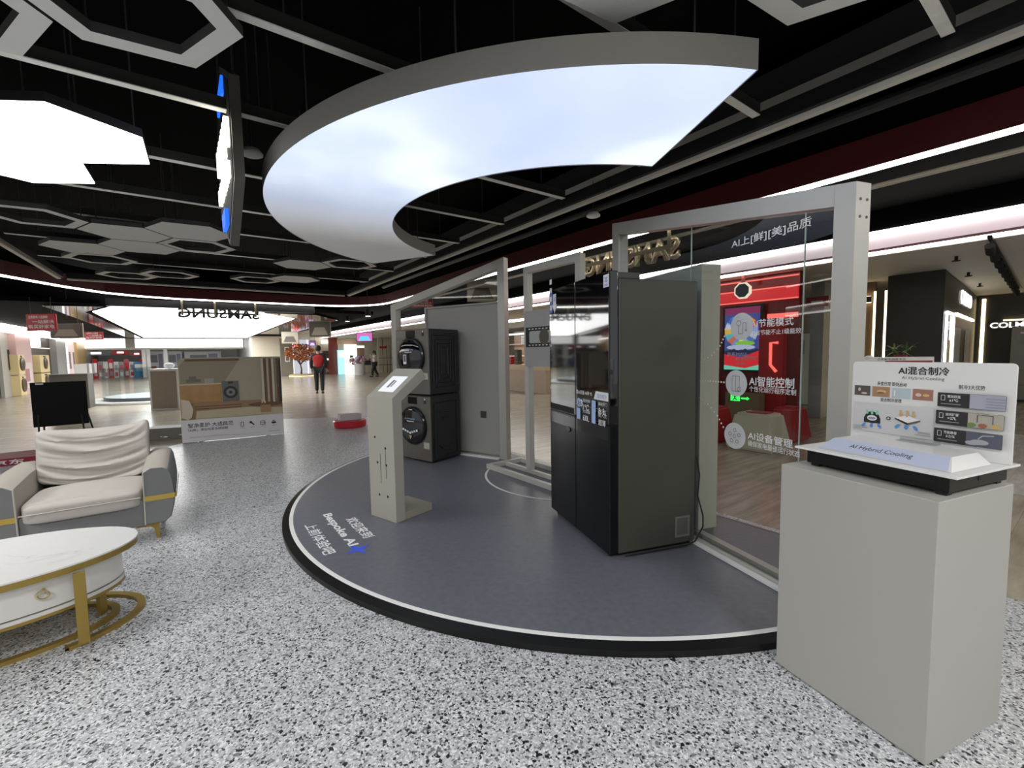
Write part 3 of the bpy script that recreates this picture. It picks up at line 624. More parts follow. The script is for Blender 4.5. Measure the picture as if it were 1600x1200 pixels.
# --- stacked dryer and washer ------------------------------------------
WA = -.6520; WRO = V((-1.008, 5.361, PS))
wf = mat('washer_front_grey', (.19, .178, .162), .34, .5); wsd = mat('washer_side_dark', (.018, .019, .021), .45); wdoor = mat('washer_door_glass', (.004, .004, .006), .04, ior=1.9)
def laundry(label, z, dryer):
    t = thing('tumble_dryer' if dryer else 'washing_machine', label, 'dryer' if dryer else 'washing machine', (WRO.x, WRO.y, z), WA)
    w_, d_, h = .62, .52, .822
    MB(wsd).box(-w_, 0, .02, d_, .012, h, .01).build('cabinet_body', t)
    MB(wf).box(-w_, 0, -.004, .0195, .012, h, .008).build('front_panel', t)
    # embossed side pressing
    f = MB(wsd)
    def rr(y0, y1, z0, z1, r=.012):
        pts = [(.003, y, zz) for y, zz in ((y0, z0), (y1, z0), (y1, z1), (y0, z1))]; f.tube(pts, r, 6, closed=True)
    if dryer:
        for k in range(4): rr(.07+k*.045, d_-.07-k*.045, .1+k*.05, h-.08-k*.05)
    else:
        rr(.07, d_-.06, .06, h-.08); f.tube([(.003, .16, h-.2), (.003, d_-.16, h-.2)], .012, 6); f.tube([(.003, .2, h-.28), (.003, d_-.2, h-.28)], .01, 6); f.tube([(.003, .14, .2), (.003, .2, .15), (.003, d_-.2, .15), (.003, d_-.14, .2)], .012, 6)
    f.build('side_pressing', t)
    cz = .48 if dryer else .45; rd = .243; c = (-w_/2, 0, cz)
    f = MB(mat('door_ring_black', (.01, .01, .012), .18)); f.lathe([(rd, .004), (rd, .03), (rd-.012, .042), (rd-.03, .045), (rd-.04, .03)], c, 48, (0, -1, 0)); o = f.build('door_ring', t, smooth=.6)
    f = MB(wdoor); f.lathe([(rd-.032, .02), (rd-.034, .04), (rd-.08, .052), (.05, .06), (.001, .061)], c, 48, (0, -1, 0)); f.build('door_glass', o, smooth=.9)
    s_ = Sheet((-w_/2, -.064, cz), (1, 0, 0), (0, 0, 1), .0008)
    s_.text(st_ice, 'AI WASHER', -.1, .08, .1, .1).text(st_white, 'Bespoke AI', -.06, .045, .07, .07, .02)
    if dryer: s_.rect(st_white, -.09, -.09, -.03, .03); s_.rect(mat('print_plum', (.15, .12, .2), .5), -.08, -.06, -.04, .02)
    else:
        for k in range(7): s_.rect(st_white, -.15+k*.043, -.1+.012*abs(k-3), -.118+k*.043, -.075+.012*abs(k-3), up=(1 if k == 0 else 0))
        s_.poly(mat('print_gold', (.5, .38, .2), .5), [(-.03, -.12), (.03, -.12), (0, -.17)])
    s_.build('door_sticker', o)
    f = MB(mat('control_screen', (.003, .003, .003), .1)); f.box(-w_*.66, -w_*.38, -.0065, -.0042, h-.1, h-.012, .001); f.build('control_screen', t)
    f = MB(mat('drawer_front', (.22, .21, .2), .35, .5)); f.box(-w_+.01, -w_*.67, -.0065, -.0042, h-.1, h-.012, .001); f.build('detergent_drawer', t)
    s_ = Sheet((0, -.0045, 0), (1, 0, 0), (0, 0, 1), .0008); s_.rect(mat('print_beige', (.5, .47, .4), .5), -.13, .17, -.03, .25) if not dryer else s_.rect(mat('print_beige', (.5, .47, .4), .5), -.12, .2, -.02, .28)
    s_.rect(print_black, -.11, h-.09, -.07, h-.015); s_.rect(st_white, -.1, h-.045, -.08, h-.02)
    s_.text(mat('print_red'), 'SAMSUNG', -.2, .1, -.07, .115) if not dryer else s_.text(st_white, 'AI', -w_+.05, h-.16, -w_+.065, h-.145)
    s_.build('front_sticker', t)
    for x in (-w_+.06, -.06):
        for y in (.07, d_-.07): MB(black).cyl((x, y, -.008 if not dryer else 0), (x, y, .014), .022, 10).build('foot', t)
    return t
laundry('dark grey washing machine with round black door at the bottom of the stack', PS+.008, False)
laundry('dark grey tumble dryer stacked on top of the washing machine', PT+.848, True)
t = thing('stacking_kit', 'black strip joining the stacked dryer and washer', 'bracket', (WRO.x, WRO.y, PT+.831), WA)
MB(mat('bracket_black', (.015, .015, .015), .4)).box(-.61, -.01, .01, .51, 0, .016).build('spacer_plate', t)

# --- tablet kiosk ---------------------------------------------------------
t = thing('tablet_kiosk', 'slim beige metal kiosk with slanted head and white screen, standing on the platform edge side', 'kiosk', (-.95, 3.46, PS), math.radians(53))
kio = mat('kiosk_champagne', (.47, .455, .39), .42, .15)
MB(kio).extr([(0, 0, 0), (.09, 0, 0), (.09, 0, .985), (.36, 0, 1.16), (.31, 0, 1.235), (0, 0, 1.012)], (0, .335, 0)).build('column', t)
MB(mat('kiosk_foot_olive', (.4, .38, .3), .45, .15)).box(.0905, .385, 0, .335, 0, .06).build('foot_plate', t)
sx = V((.31, 0, .223)).normalized(); nn = V((-sx.z, 0, sx.x))
sh = Sheet(V((.06, .335-.07, 1.012+.06*.72)) + nn*.0012, (0, -1, 0), sx, .0006); sh.rect(lamp_mat('tablet_screen', (.92, .95, 1), .75), 0, .0, .2, .2); sh.rect(print_grey, .06, .05, .09, .15); sh.rect(print_grey, .1, .06, .12, .14); sh.build('screen', t)
f = MB(mat('hole_black', (.01, .01, .01), .7))
for y, z in ((.245, .68), (.11, .6), (.22, .47), (.105, .46), (.21, .2), (.1, .2)): f.cyl((-.001, y, z), (.0008, y, z), .011, 10)
for y, z0, z1 in ((.11, .35, .6), (.18, .3, .55)): f.box(-.001, .0006, y-.002, y+.002, z0, z1)
f.build('screw_hole', t)

# --- plinth with the cooling model ----------------------------------------
PA = -1.191; PO = V((1.161, 1.873))
t = thing('display_plinth', 'large plain grey box plinth standing on the terrazzo beside the platform', 'plinth', (*PO, 0), PA)
MB(mat('plinth_grey', (.43, .425, .395), .55, bump=.06)).box(0, .539, 0, .471, .006, .908, .0025, 1).build('box', t)
MB(black).box(.01, .53, .01, .46, 0, .006).build('shadow_base', t)  # thin black slab stands in for the shadow under the plinth
e = V((math.cos(PA), math.sin(PA))); en = V((-e.y, e.x))
t = thing('cooling_model', 'white tabletop display model with upright printed board on black base, on the plinth', 'display model', (*PO, .909), PA)
def bl(px, py, y=.41):
    p = on_plane(px, py, PO+en*y, en); return ((V((p.x, p.y))-PO).dot(e), p.z-.909)
MB(mat('black_gloss_base', (.006, .006, .006), .3, spec=.3)).box(.053, .524, .085, .458, .012, .066, .002).build('base_box', t)
MB(black).cyl((.5235, .27, .04), (.5255, .27, .04), .009, 14).build('power_socket', t)
for x in (.08, .5):
    for y in (.11, .43): MB(black).box(x-.015, x+.015, y-.015, y+.015, 0, .0125).build('foot', t)
gw = mat('white_acrylic', (.82, .82, .81), .25)
MB(gw).box(.012, .552, .064, .47, .0665, .0745, .0015).build('tray', t)
f = MB(gw); a = [(.075, .115, .0755), (.515, .115, .0755), (.515, .37, .0755), (.075, .37, .0755)]; b = [(.1, .185, .115), (.485, .185, .115), (.485, .35, .115), (.1, .35, .115)]
f.face(a[::-1]); f.face(b)
for k in range(4): f.face([a[k], a[(k+1) % 4], b[(k+1) % 4], b[k]])
f.build('raised_block', t)
sd = V((0, .07, .0395)).normalized(); sh = Sheet(V((.08, .1155, .0765)), (1, 0, 0), sd, .0005)
sh.poly(mat('lilac_panel', (.55, .6, .78), .3), [(0, .002), (.425, .002), (.402, .078), (.022, .078)]); sh.text(print_black, 'AI Hybrid Cooling', .1, .026, .31, .056); sh.build('front_label', t)
pts = [(.03, .0755), (.55, .0755)] + [(.535+.015*math.cos(a_), .418+.015*math.sin(a_)) for a_ in (0, .5, 1.05, PI/2)] + [(.045+.015*math.cos(a_), .418+.015*math.sin(a_)) for a_ in (PI/2, 2.1, 2.6, PI)]
f = MB(gw); f.extr([(x, .41, z) for x, z in pts], (0, .007, 0)); brd = f.build('upright_board', t)
sh = Sheet((0, .4095, 0), (1, 0, 0), (0, 0, 1), .0005)
def bt(m, body, pa, pb, bold=0, up=1):
    (x0, z0), (x1, z1) = bl(*pa), bl(*pb); sh.text(m, body, x0, z0, x1, max(z1, z0+.004), bold, up)
def br(m, pa, pb, r=0, up=1):
    (x0, z0), (x1, z1) = bl(*pa), bl(*pb); sh.rect(m, x0, z0, x1, z1, r, up)
bt(print_black, 'AI混合制冷', (1404, 584.6), (1484, 574.3), .03); bt(mat('print_dim', (.1, .1, .1), .6), 'AI Hybrid Cooling', (1409, 593.6), (1476, 590), 0, 0)
bt(print_black, '多变日常 即刻启动', (1371, 602), (1417, 598), .01, 0); bt(print_black, '混合制冷原理', (1375.5, 627), (1409, 624), .01, 0)
bt(print_black, '制冷3大优势', (1498, 608), (1540, 603), .01, 0)
br(mat('photo_dark', (.1, .09, .085), .6), (1335.5, 616.5), (1360.5, 603)); br(mat('photo_burger', (.42, .25, .14), .6), (1363, 619), (1391, 605), 0, 0); br(mat('photo_ice', (.5, .6, .64), .6), (1393.5, 621.5), (1423.5, 607.5), 0, 0); br(mat('photo_food', (.4, .2, .14), .6), (1426, 624.5), (1459, 609.5), 0, 0)
sk = mat('photo_skin', (.7, .55, .47), .6)
for px_, py_, rx_, ry_, m_ in ((1343.5, 608, .005, .008, sk), (1351, 614, .012, .004, sk), (1378, 612, .018, .008, mat('photo_bun', (.7, .45, .2), .6)), (1377, 613.5, .014, .003, mat('photo_brown', (.2, .08, .04), .6)), (1436, 617, .01, .007, sk), (1448, 618, .011, .006, mat('photo_bun')), (1399, 614, .003, .014, print_white)):
    x_, z_ = bl(px_, py_); sh.disc(m_, x_, z_, rx_, ry_)
br(mat('print_mist', (.66, .66, .67), .6), (1333.5, 670), (1461, 638.5))
x_, z_ = bl(1364, 652); pk = mat('print_mint', (.3, .7, .5), .6)
sh.disc(print_black, x_, z_, .029, .026); sh.rect(print_black, x_-.032, z_-.024, x_+.032, z_+.002, .004); sh.disc(print_white, x_, z_-.002, .019, .012); sh.disc(mat('print_steel', (.35, .36, .5), .6), x_, z_-.003, .015, .006)
for k in (-1, 0, 1): sh.poly(pk, [(x_+k*.019-.004, z_+.034), (x_+k*.019+.004, z_+.034), (x_+k*.019+.004, z_+.02), (x_+k*.019+.007, z_+.02), (x_+k*.019, z_+.012), (x_+k*.019-.007, z_+.02), (x_+k*.019-.004, z_+.02)], up=(1 if k < 0 else 0)); sh.poly(print_blue, [(x_+k*.026-.004, z_-.026), (x_+k*.026+.004, z_-.026), (x_+k*.032+.006, z_-.038), (x_+k*.034, z_-.046), (x_+k*.032-.008, z_-.038)], up=0)
x_, z_ = bl(1390, 653.5); sh.disc(print_black, x_, z_, .008); sh.text(print_white, '+', x_-.005, z_-.005, x_+.005, z_+.005, .03)
x_, z_ = bl(1419, 655); sh.poly(print_white, [(x_-.042, z_+.002), (x_, z_+.016), (x_+.045, z_+.002), (x_+.003, z_-.015)]); sh.poly(print_black, [(x_-.042, z_+.002), (x_+.003, z_-.015), (x_+.003, z_-.024), (x_-.042, z_-.004)], up=0); sh.poly(mat('print_umber'), [(x_+.003, z_-.015), (x_+.045, z_+.002), (x_+.045, z_-.005), (x_+.003, z_-.024)], up=0)
pg = mat('print_ochre', (.6, .4, .15), .6)
for k in (-1, 0, 1): sh.poly(pg, [(x_+k*.022-.004, z_+.036), (x_+k*.022+.004, z_+.036), (x_+k*.022+.004, z_+.018), (x_+k*.022+.008, z_+.018), (x_+k*.022, z_+.008), (x_+k*.022-.008, z_+.018), (x_+k*.022-.004, z_+.018)]); sh.poly(print_blue, [(x_+k*.026-.005, z_-.024), (x_+k*.026+.005, z_-.024), (x_+k*.034+.006, z_-.036), (x_+k*.036, z_-.045), (x_+k*.034-.009, z_-.036)], up=0)
for k in range(3):
    xq, zq = bl(1336, 663+2.2*k); sh.rect(print_grey, xq, zq, xq+(.052, .058, .035)[k], zq+.0018, up=0); xq, zq = bl(1436-4*(k > 1), 675+2*k); sh.rect(print_grey, xq, zq, xq+(.04, .04, .05)[k], zq+.0018, up=0)
pd = mat('print_charcoal', (.025, .023, .024), .5)
for (pa, pb, ttl, big, pc) in (((1467, 634), (1575, 612), '精准控温', '±1℃', mat('photo_lilac', (.4, .42, .5), .6)), ((1465, 661), (1573, 640), '空间扩容', '+27L', mat('photo_beige', (.45, .42, .36), .6)), ((1463, 688), (1571, 668), '节能静音', '↓21%', mat('photo_night', (.1, .11, .15), .6))):
    (x0, z0), (x1, z1) = bl(*pa), bl(*pb); z1 = z0+.054; sh.rect(pd, x0, z0, x1+.002, z1, .003); sh.rect(pc, x0+(x1-x0)*.5, z0+.001, x1+.001, z1-.001)
    w_ = x1-x0; sh.text(print_white, ttl, x0+w_*.16, z0+.035, x0+w_*.36, z0+.046, .01); sh.text(print_white, big, x0+w_*.19, z0+.021, x0+w_*.33, z0+.031, .015, 0); sh.rect(print_grey, x0+w_*.06, z0+.01, x0+w_*.37, z0+.013, up=0)
    sh.line(print_white, [(x0+w_*.06, z0+.025), (x0+w_*.06, z0+.044), (x0+w_*.12, z0+.044), (x0+w_*.12, z0+.025), (x0+w_*.06, z0+.025)], .0012)
    if big == '+27L': sh.line(print_black, [(x0+w_*.64, z0+.02), (x0+w_*.64, z0+.048), (x0+w_*.86, z0+.048), (x0+w_*.86, z0+.018)], .002); [sh.disc(mm, x0+w_*k, z0+.01, .012, .008) for k, mm in ((.56, mat('print_leaf', (.15, .25, .08), .6)), (.72, mat('print_tomato', (.35, .12, .07), .6)), (.9, mat('print_ochre')))]
    elif big == '±1℃': [sh.line(mat('print_shelf', (.25, .22, .28), .6), [(x0+w_*.74, z0+.01*k), (x1, z0+.01*k)], .002) for k in (1, 2, 3, 4)]
    else: sh.disc(mat('print_pillow', (.4, .42, .45), .6), x0+w_*.7, z0+.018, .025, .01); sh.disc(mat('print_pillow'), x0+w_*.6, z0+.013, .02, .008); sh.line(mat('print_pillow'), [(x0+w_*.68, z0+.03), (x0+w_*.74, z0+.043), (x0+w_*.9, z0+.047)], .004)
sh.build('board_print', brd)
t = thing('sign_holder', 'small clear acrylic sign holder lying in front of the upright board', 'sign holder', (*(PO+e*.24+en*.34), .909+.1155), PA)
MB(pane_mat).box(0, .13, 0, .035, 0, .004).box(0, .13, .03, .033, .004, .016).build('acrylic_sheet', t)
MB(print_grey).box(.01, .12, .006, .028, .0045, .005).build('printed_slip', t)
# ================================================================= armchair and coffee table
t = thing('armchair', 'pale beige and grey fabric armchair with gold bands and crumpled back pillow', 'armchair', (-3.09, 3.09, 0), math.atan2(N.y, N.x))
beige = mat('beige_fabric', (.42, .385, .335), .85, bump=.25, bscale=380); greyf = mat('grey_fabric', (.2, .205, .205), .85, bump=.25, bscale=380)
gold = mat('brushed_gold', (.36, .25, .06), .4, .5); band = mat('mustard_band', (.5, .36, .07), .6)
MB(greyf).box(-.33, .33, .012, .8, .125, .33, .012).build('seat_base', t, smooth=.6)
prof = [(.325, .125), (.45, .125), (.488, .16), (.511, .25), (.52, .35), (.514, .45), (.503, .54), (.487, .582), (.45, .602), (.38, .604), (.331, .572)]
for sgn in (1, -1):
    pts = [(x*sgn, z) for x, z in prof]; n = len(pts); f = MB(greyf, beige); ys = [.0, .02, .06, .4, .76, .8]; ks = [.93, .975, 1, 1, 1, .95]
    cx_ = .42*sgn; rings = [[f.bm.verts.new((cx_+(x-cx_)*k, y, .36+(z-.36)*k - (.02 if y < .1 else 0)*(z > .5))) for x, z in pts] for y, k in zip(ys, ks)]
    f.bm.faces.new(rings[0]); f.bm.faces.new(rings[-1][::-1]); f._done(0)
    for a, b in zip(rings, rings[1:]):
        for k in range(n):
            n0 = len(f.bm.faces); f.use(beige if k in (7, 8, 9, 10) else greyf); f.bm.faces.new((a[k], a[(k+1) % n], b[(k+1) % n], b[k])); f._done(n0)
    arm = f.build('armrest', t, smooth=.75)
    f = MB(band); z0, z1 = .315, .355; q = [(x*sgn, z) for x, z in prof]
    f.face([(.33*sgn, -.004, z0), (.517*sgn, -.004, z0), (.519*sgn, -.004, z1), (.33*sgn, -.004, z1)])
    for k, (ya, yb) in enumerate(((-.004, .03), (.03, .8))):
        xa = .518*sgn if k == 0 else .529*sgn; f.face([(xa, ya, z0), (.529*sgn, yb, z0), (.529*sgn, yb, z1), (xa, ya, z1)])
    f.build('gold_band', arm, fix=False)
    MB(mat('pale_piping', (.5, .48, .43), .8)).tube([(cx_+(x*sgn-cx_)*.95, -.001, .36+(z-.36)*.94-(.02 if z > .5 else 0)) for x, z in prof[8:]+prof[:1]] , .005, 6).build('piping', arm)
cush = mat('cushion_fabric', (.5, .47, .425), .85, bump=.25, bscale=380)
def puff(x0, x1, y0, y1, z0, z1, p=5, wr=None, nu=40, nv=30):
    f = MB(cush); cx_, cy_, cz_ = (x0+x1)/2, (y0+y1)/2, (z0+z1)/2; hx, hy, hz = (x1-x0)/2, (y1-y0)/2, (z1-z0)/2
    t_ = bmesh.new(); bmesh.ops.create_cube(t_, size=2); bmesh.ops.subdivide_edges(t_, edges=t_.edges[:], cuts=34, use_grid_fill=True)
    for v in t_.verts:
        a = (abs(v.co.x)**p+abs(v.co.y)**p+abs(v.co.z)**p)**(1/p); c = v.co/a
        q = V((cx_+c.x*hx, cy_+c.y*hy, cz_+c.z*hz)); v.co = wr(q, c) if wr else q
    f._join(t_); f._done(0); return f
def seat_w(q, c): q.z += .03*(1-c.x*c.x)*(1-c.y*c.y)*(c.z > 0) - .012*(c.y < -.8); return q
puff(-.322, .322, -.035, .56, .29, .425, 7, seat_w).build('seat_cushion', t, smooth=1.4)
MB(mat('pale_piping')).tube([(-.315, -.034, .36), (-.2, -.036, .36), (.2, -.036, .36), (.315, -.034, .36)], .005, 6).build('piping', t)
def back_w(q, c):
    h = (q.z-.425)/.43; q.y += h*.1                              # leans back
    sag = .07*(1-(q.x/.34)**2)
    fold = sum(a*math.sin(w_*(q.z+sag)+ph+1.6*math.sin(4*q.x+ph)) for a, w_, ph in ((.014, 52, .3), (.011, 91, 1.2), (.007, 150, 2.4)))
    q.y -= fold*(1.35-1.0*h)*(c.y < .25)*min(1, 4*(1-abs(c.x)))
    ear = max(0, abs(c.x)-.72)/.28*max(0, h-.7)*3.3
    q.z += .075*ear*(1 if c.x > 0 else .4) - .022*(1-c.x*c.x)*(h > .8); q.x += .02*ear*(1 if c.x > 0 else -1)
    return q
puff(-.335, .345, .49, .65, .425, .855, 7, back_w).build('back_cushion', t, smooth=1.4)
MB(greyf).box(-.33, .33, .7, .8, .34, .62, .02).build('back_frame', t, smooth=.6)
for sx, y in ((1, .05), (-1, .05), (1, .72), (-1, .72)):
    x = .38*sx; f = MB(gold)
    f.extr([(x-.11*sx, y, .125), (x+.03*sx, y, .125), (x+.028*sx, y, 0), (x+.006*sx, y, 0), (x-.004*sx, y, .085), (x-.025*sx, y, .103), (x-.11*sx, y, .108)], (0, .03, 0)); f.build('leg', t)

t = thing('coffee_table', 'oval white marble coffee table with drawer and gold ring base before the armchair', 'coffee table', (-2.637, 2.064, 0), math.atan2(N.y, N.x))
def ell(a, b, z=0, n=64, x=0): return [(x+a*math.cos(2*PI*k/n), b*math.sin(2*PI*k/n), z) for k in range(n)]
MB(marble()).extr(ell(.619, .375, .412), (0, 0, .008)).build('table_top', t)
MB(gold).extr(ell(.612, .368, .378), (0, 0, .0235)); f = MB(gold); f.extr(ell(.617, .373, .38), (0, 0, .0315))
f.build('top_rim', t)
wl = mat('white_lacquer', (.74, .73, .69), .3)
f = MB(wl); f.extr(ell(.545, .315, .222), (0, 0, .1555)); f.build('drawer_body', t, smooth=.5)
MB(wl).extr(ell(.55, .32, .197), (0, 0, .018)).build('bottom_shelf', t, smooth=.5)
MB(mat('drawer_gap', (.12, .1, .07), .6)).extr(ell(.54, .31, .2155), (0, 0, .006)).build('drawer_gap', t)
MB(gold).extr(ell(.552, .322, .182), (0, 0, .0145)).build('bottom_rim', t)
hx = .29; f = MB(mat('pale_gold', (.6, .5, .3), .3, .8)); f.tube([(hx+.021*math.cos(a), -.285-.004*math.sin(a), .3+.021*math.sin(a)) for a in [k*PI/10 for k in range(20)]], .005, 6, closed=True); f.cyl((hx, -.262, .321), (hx, -.29, .321), .007, 8); f.build('ring_pull', t, smooth=1)
def ering(name, a, b, x, w=.035, h=.02, z=0, k0=0, k1=64):
    f = MB(gold); o, i = ell(a, b, z, 64, x), ell(a-w, b-w, z, 64, x); ks = list(range(k0, k1+1))
    for k in ks[:-1]:
        p = [V(o[k % 64]), V(o[(k+1) % 64]), V(i[(k+1) % 64]), V(i[k % 64])]; f.face(p[::-1]); f.face([q+Z*h for q in p]); f.face([p[0], p[1], p[1]+Z*h, p[0]+Z*h]); f.face([p[2], p[3], p[3]+Z*h, p[2]+Z*h])
    f.build(name, t, fix=False)
ering('base_ring', .6, .365, .03, k0=54, k1=106); ering('base_ring', .5, .27, .02)
for x, y, r in ((.42, -.305, -.55), (.45, -.02, 1.0), (-.38, -.29, .4), (-.38, .28, -.4)):
    MB(gold).box(-.021, .021, -.01, .01, .02, .3775 if abs(y) > .27 else .182, mx=M.Translation((x, y, 0)) @ M.Rotation(r+(.6 if abs(y) > .1 else 0), 4, 'Z')).build('leg', t)

# ================================================================= things standing about the terrazzo
a = V((-5.44, 7.16, 0)); d = (V((-4.15, 7.9, 0))-a).normalized(); L, H = 1.487, 1.405
t = thing('poster_board', 'floor-standing poster board of a living room with a grey washing machine', 'poster', a, math.atan2(d.y, d.x))
rc = [(L, .012), (L, H), (.09, H)] + [(.09-.09*math.sin(q), H-.09+.09*math.cos(q)) for q in (.4, .8, 1.2, PI/2)] + [(0, .012)]
MB(mat('board_edge', (.75, .75, .72), .5)).extr([(x, .002, z) for x, z in rc], (0, .05, 0)).build('board', t)
for x in (.25, L-.25): MB(black).box(x-.03, x+.03, -.0, .3, 0, .012).box(x-.02, x+.02, .0525, .075, .012, .8).build('support_foot', t)
sh = Sheet((0, .0, 0), (1, 0, 0), (0, 0, 1), .0025); S_ = .385
cwall = mat('art_wall', (.38, .34, .245), .5); cwood = mat('art_wood', (.4, .22, .075), .5, var=.3, vscale=6); cfl = mat('art_floor', (.3, .18, .09), .5); crug = mat('art_rug', (.5, .43, .28), .5); cgrey = mat('art_washer', (.13, .13, .125), .5); cblk = mat('art_black', (.02, .02, .02), .4); cbrn = mat('art_brown', (.13, .07, .035), .5); ccr = mat('art_cream', (.6, .52, .4), .5); csh = mat('art_shelf_wall', (.27, .23, .16), .5)
O_ = sh.O.copy(); sh.O = V((0, .0018, 0)); sh.rect(cwall, 0.002, S_, L-.002, H-.1); sh.poly(cwall, [(x, max(z, H-.1)) for x, z in rc[1:-1]] + [(0, H-.1), (L, H-.1)][:1] + [(L, H-.1)], up=0)
sh.poly(csh, [(.02, H-.25), (.02, H-.13), (.1, H-.03), (.86, H-.03), (.62, .98), (.02, .98)]); sh.rect(cbrn, .1, H-.06, .86, H-.02)
for x, y, w_, h_ in ((.1, 1.0, .2, .05), (.14, 1.04, .1, .06), (.35, .985, .13, .07)): sh.rect(mat('art_books', (.36, .34, .3), .5) if x > .3 else mat('art_dry_leaf', (.16, .14, .1), .5), x, y, x+w_, y+h_, up=0)
sh.rect(ccr, .01, .955, .58, .97); sh.rect(cwood, .01, .655, .58, .955, up=0)
sh.rect(cgrey, .59, .64, .83, 1.0); sh.rect(cblk, .68, .955, .75, .99); sh.disc(cblk, .71, .81, .105); sh.disc(mat('art_glass', (.2, .2, .2), .4), .71, .81, .065); sh.disc(cblk, .71, .81, .025)
sh.poly(cfl, [(.01, S_), (.01, .655), (1.4, .655), (L-.002, .58), (L-.002, S_)], up=0); sh.rect(cbrn, .2, .585, .86, .6); sh.rect(cbrn, .2, .545, .86, .56, up=0)
sh.poly(crug, [(.2, S_), (.22, .52), (.95, .54), (L-.002, .5), (L-.002, S_)], up=0)
for x, m_ in ((1.18, ccr), (1.215, cbrn), (1.26, mat('art_curtain', (.45, .36, .25), .5)), (1.3, cbrn), (1.34, ccr), (1.41, cbrn), (1.45, cblk)): sh.rect(m_, x, .6, x+.035, H-.03)
sh.disc(cbrn, 1.22, .575, .26, .035); sh.rect(mat('art_table_leg', (.35, .2, .1), .5), 1.14, .43, 1.3, .56); sh.rect(ccr, 1.16, .59, 1.18, .66, up=0); sh.rect(ccr, 1.2, .59, 1.225, .63, up=0)
sh.poly(ccr, [(.02, .42), (.02, .73), (.13, .7), (.18, .55), (.15, .42), (.09, .38)]); sh.poly(mat('art_green', (.2, .24, .05), .5), [(.01, S_), (.01, .43), (.1, S_)])
sh.rect(mat('art_white', (.66, .65, .66), .5), .002, .014, L-.002, S_)
sh.text(print_black, '智净柔护 大成典范', .09, .25, .72, .325, .012); sh.text(print_black, '「AI神」 美钻热泵洗烘旗舰', .09, .19, .64, .235, .006, 0)
sh.rect(print_grey, .1, .095, .62, .1, up=0); sh.rect(print_grey, .1, .08, 1.12, .083, up=0); sh.rect(print_grey, 1.24, .083, 1.42, .09, up=0)
for k, x in enumerate((.85, 1.0, 1.16, 1.33)):
    if k == 1: sh.line(print_black, [(x-.02, .27), (x+.03, .22)], .02, 0); sh.disc(print_black, x-.02, .27, .02, up=0)
    elif k == 0: sh.line(print_black, [(x-.02, .21), (x-.02, .285), (x+.02, .285), (x+.02, .21), (x-.02, .21)], .008, 0)
    elif k == 2: sh.line(print_black, [(x-.035, .215), (x-.03, .275), (x+.03, .275), (x+.035, .215), (x-.035, .215)], .01, 0); sh.line(print_black, [(x-.03, .245), (x+.03, .245)], .008, 0)
    else: sh.disc(print_black, x, .235, .04, .02, up=0); sh.disc(print_grey, x, .265, .022, .02, up=0)
    sh.rect(print_grey, x-.03, .18, x+.035, .188, up=0)
sh.build('poster_print', t)
# easel screen
a = V((-7.69, 7.0, 0)); b = V((-7.2, 7.42, 0)); d = (b-a).normalized(); L = (b-a).length
t = thing('easel_screen', 'black flat screen turned off on thin splayed easel legs behind the armchair', 'screen', a, math.atan2(d.y, d.x))
MB(mat('screen_off', (.002, .002, .002), .5, spec=.15)).box(0, L, -.02, .02, .33, 1.05, .004).build('screen_panel', t)
MB(print_white).box(.06, .15, -.0215, -.0202, 1.015, 1.035).build('label_sticker', t)
for x, dx, dy in ((.06, 0, -.12), (.12, -.03, .15), (L-.1, .05, -.1), (L-.05, .12, .12)): MB(black).cyl((x, .025, .7), (x+dx, dy, 0), .012, 8).build('leg', t)
# statue bases (figures removed) and other low boxes
t = thing('statue_base', 'round red base with a small white block on top, out on the grey floor', 'statue base', (-3.22, 8.62, 0), .55)
MB(mat('glossy_red', (.5, .01, .025), .3)).lathe([(.29, 0), (.31, .03), (.31, .12), (.29, .135)], n=40).build('red_drum', t, smooth=.5)
MB(mat('pale_lilac_block', (.5, .47, .5), .5)).box(-.2, .2, -.13, .13, .1355, .25, .01).build('white_block', t)
MB(print_white).text('JOY', (.0, -.3115, .04), (1, 0, 0), (0, 0, 1), .1, 0, .17, .06).build('lettering', t) if False else None
t = thing('standee_base', 'low dark red base slab on the floor behind the armchair', 'base', (-6.95, 6.05, 0), math.radians(36))
MB(mat('deep_red', (.22, .01, .03), .4)).box(-.55, .55, -.3, .3, 0, .1, .006).build('slab', t); 
f = MB(print_white); f.text('京东', (-.15, -.3012, .02), (1, 0, 0), (0, 0, 1), 0, 0, .3, .06, .02); f.build('lettering', t, fix=False)
t = thing('wood_cabinet', 'tall narrow cabinet with brown wood panel and white frame standing beyond the poster board', 'cabinet', at_y(259, 641, 11.9)*1, math.radians(8)); t.location.z = 0
MB(mat('white_frame', (.78, .8, .78), .4)).box(-.36, .36, 0, .45, 0, 1.12).build('body', t); MB(mat('ash_brown', (.3, .24, .19), .5, var=.15, vscale=12)).box(-.31, .31, -.012, -.001, .04, 1.06).build('wood_panel', t)
MB(white).ball((.05, .2, 1.2), .1, (1.4, .6, .8)).build('ornament', t)
t = thing('low_case', 'low grey display case on the floor at the edge of the poster board', 'case', (-5.98, 7.55, 0), math.radians(20))
MB(mat('case_grey', (.16, .15, .135), .5)).box(-.33, .33, 0, .35, 0, .2).build('case_body', t); MB(mat('chrome_item', (.6, .6, .6), .2, .8)).ball((-.05, -.012, .05), .03, (2, .5, .6), 8).ball((.18, -.012, .07), .03, (1.6, .5, .6), 8).build('chrome_fitting', t)
t = thing('grey_counter', 'plain dark grey counter beyond the easel screen', 'counter', at_y(108, 600, 12.5), math.radians(30)); t.location.z = 0
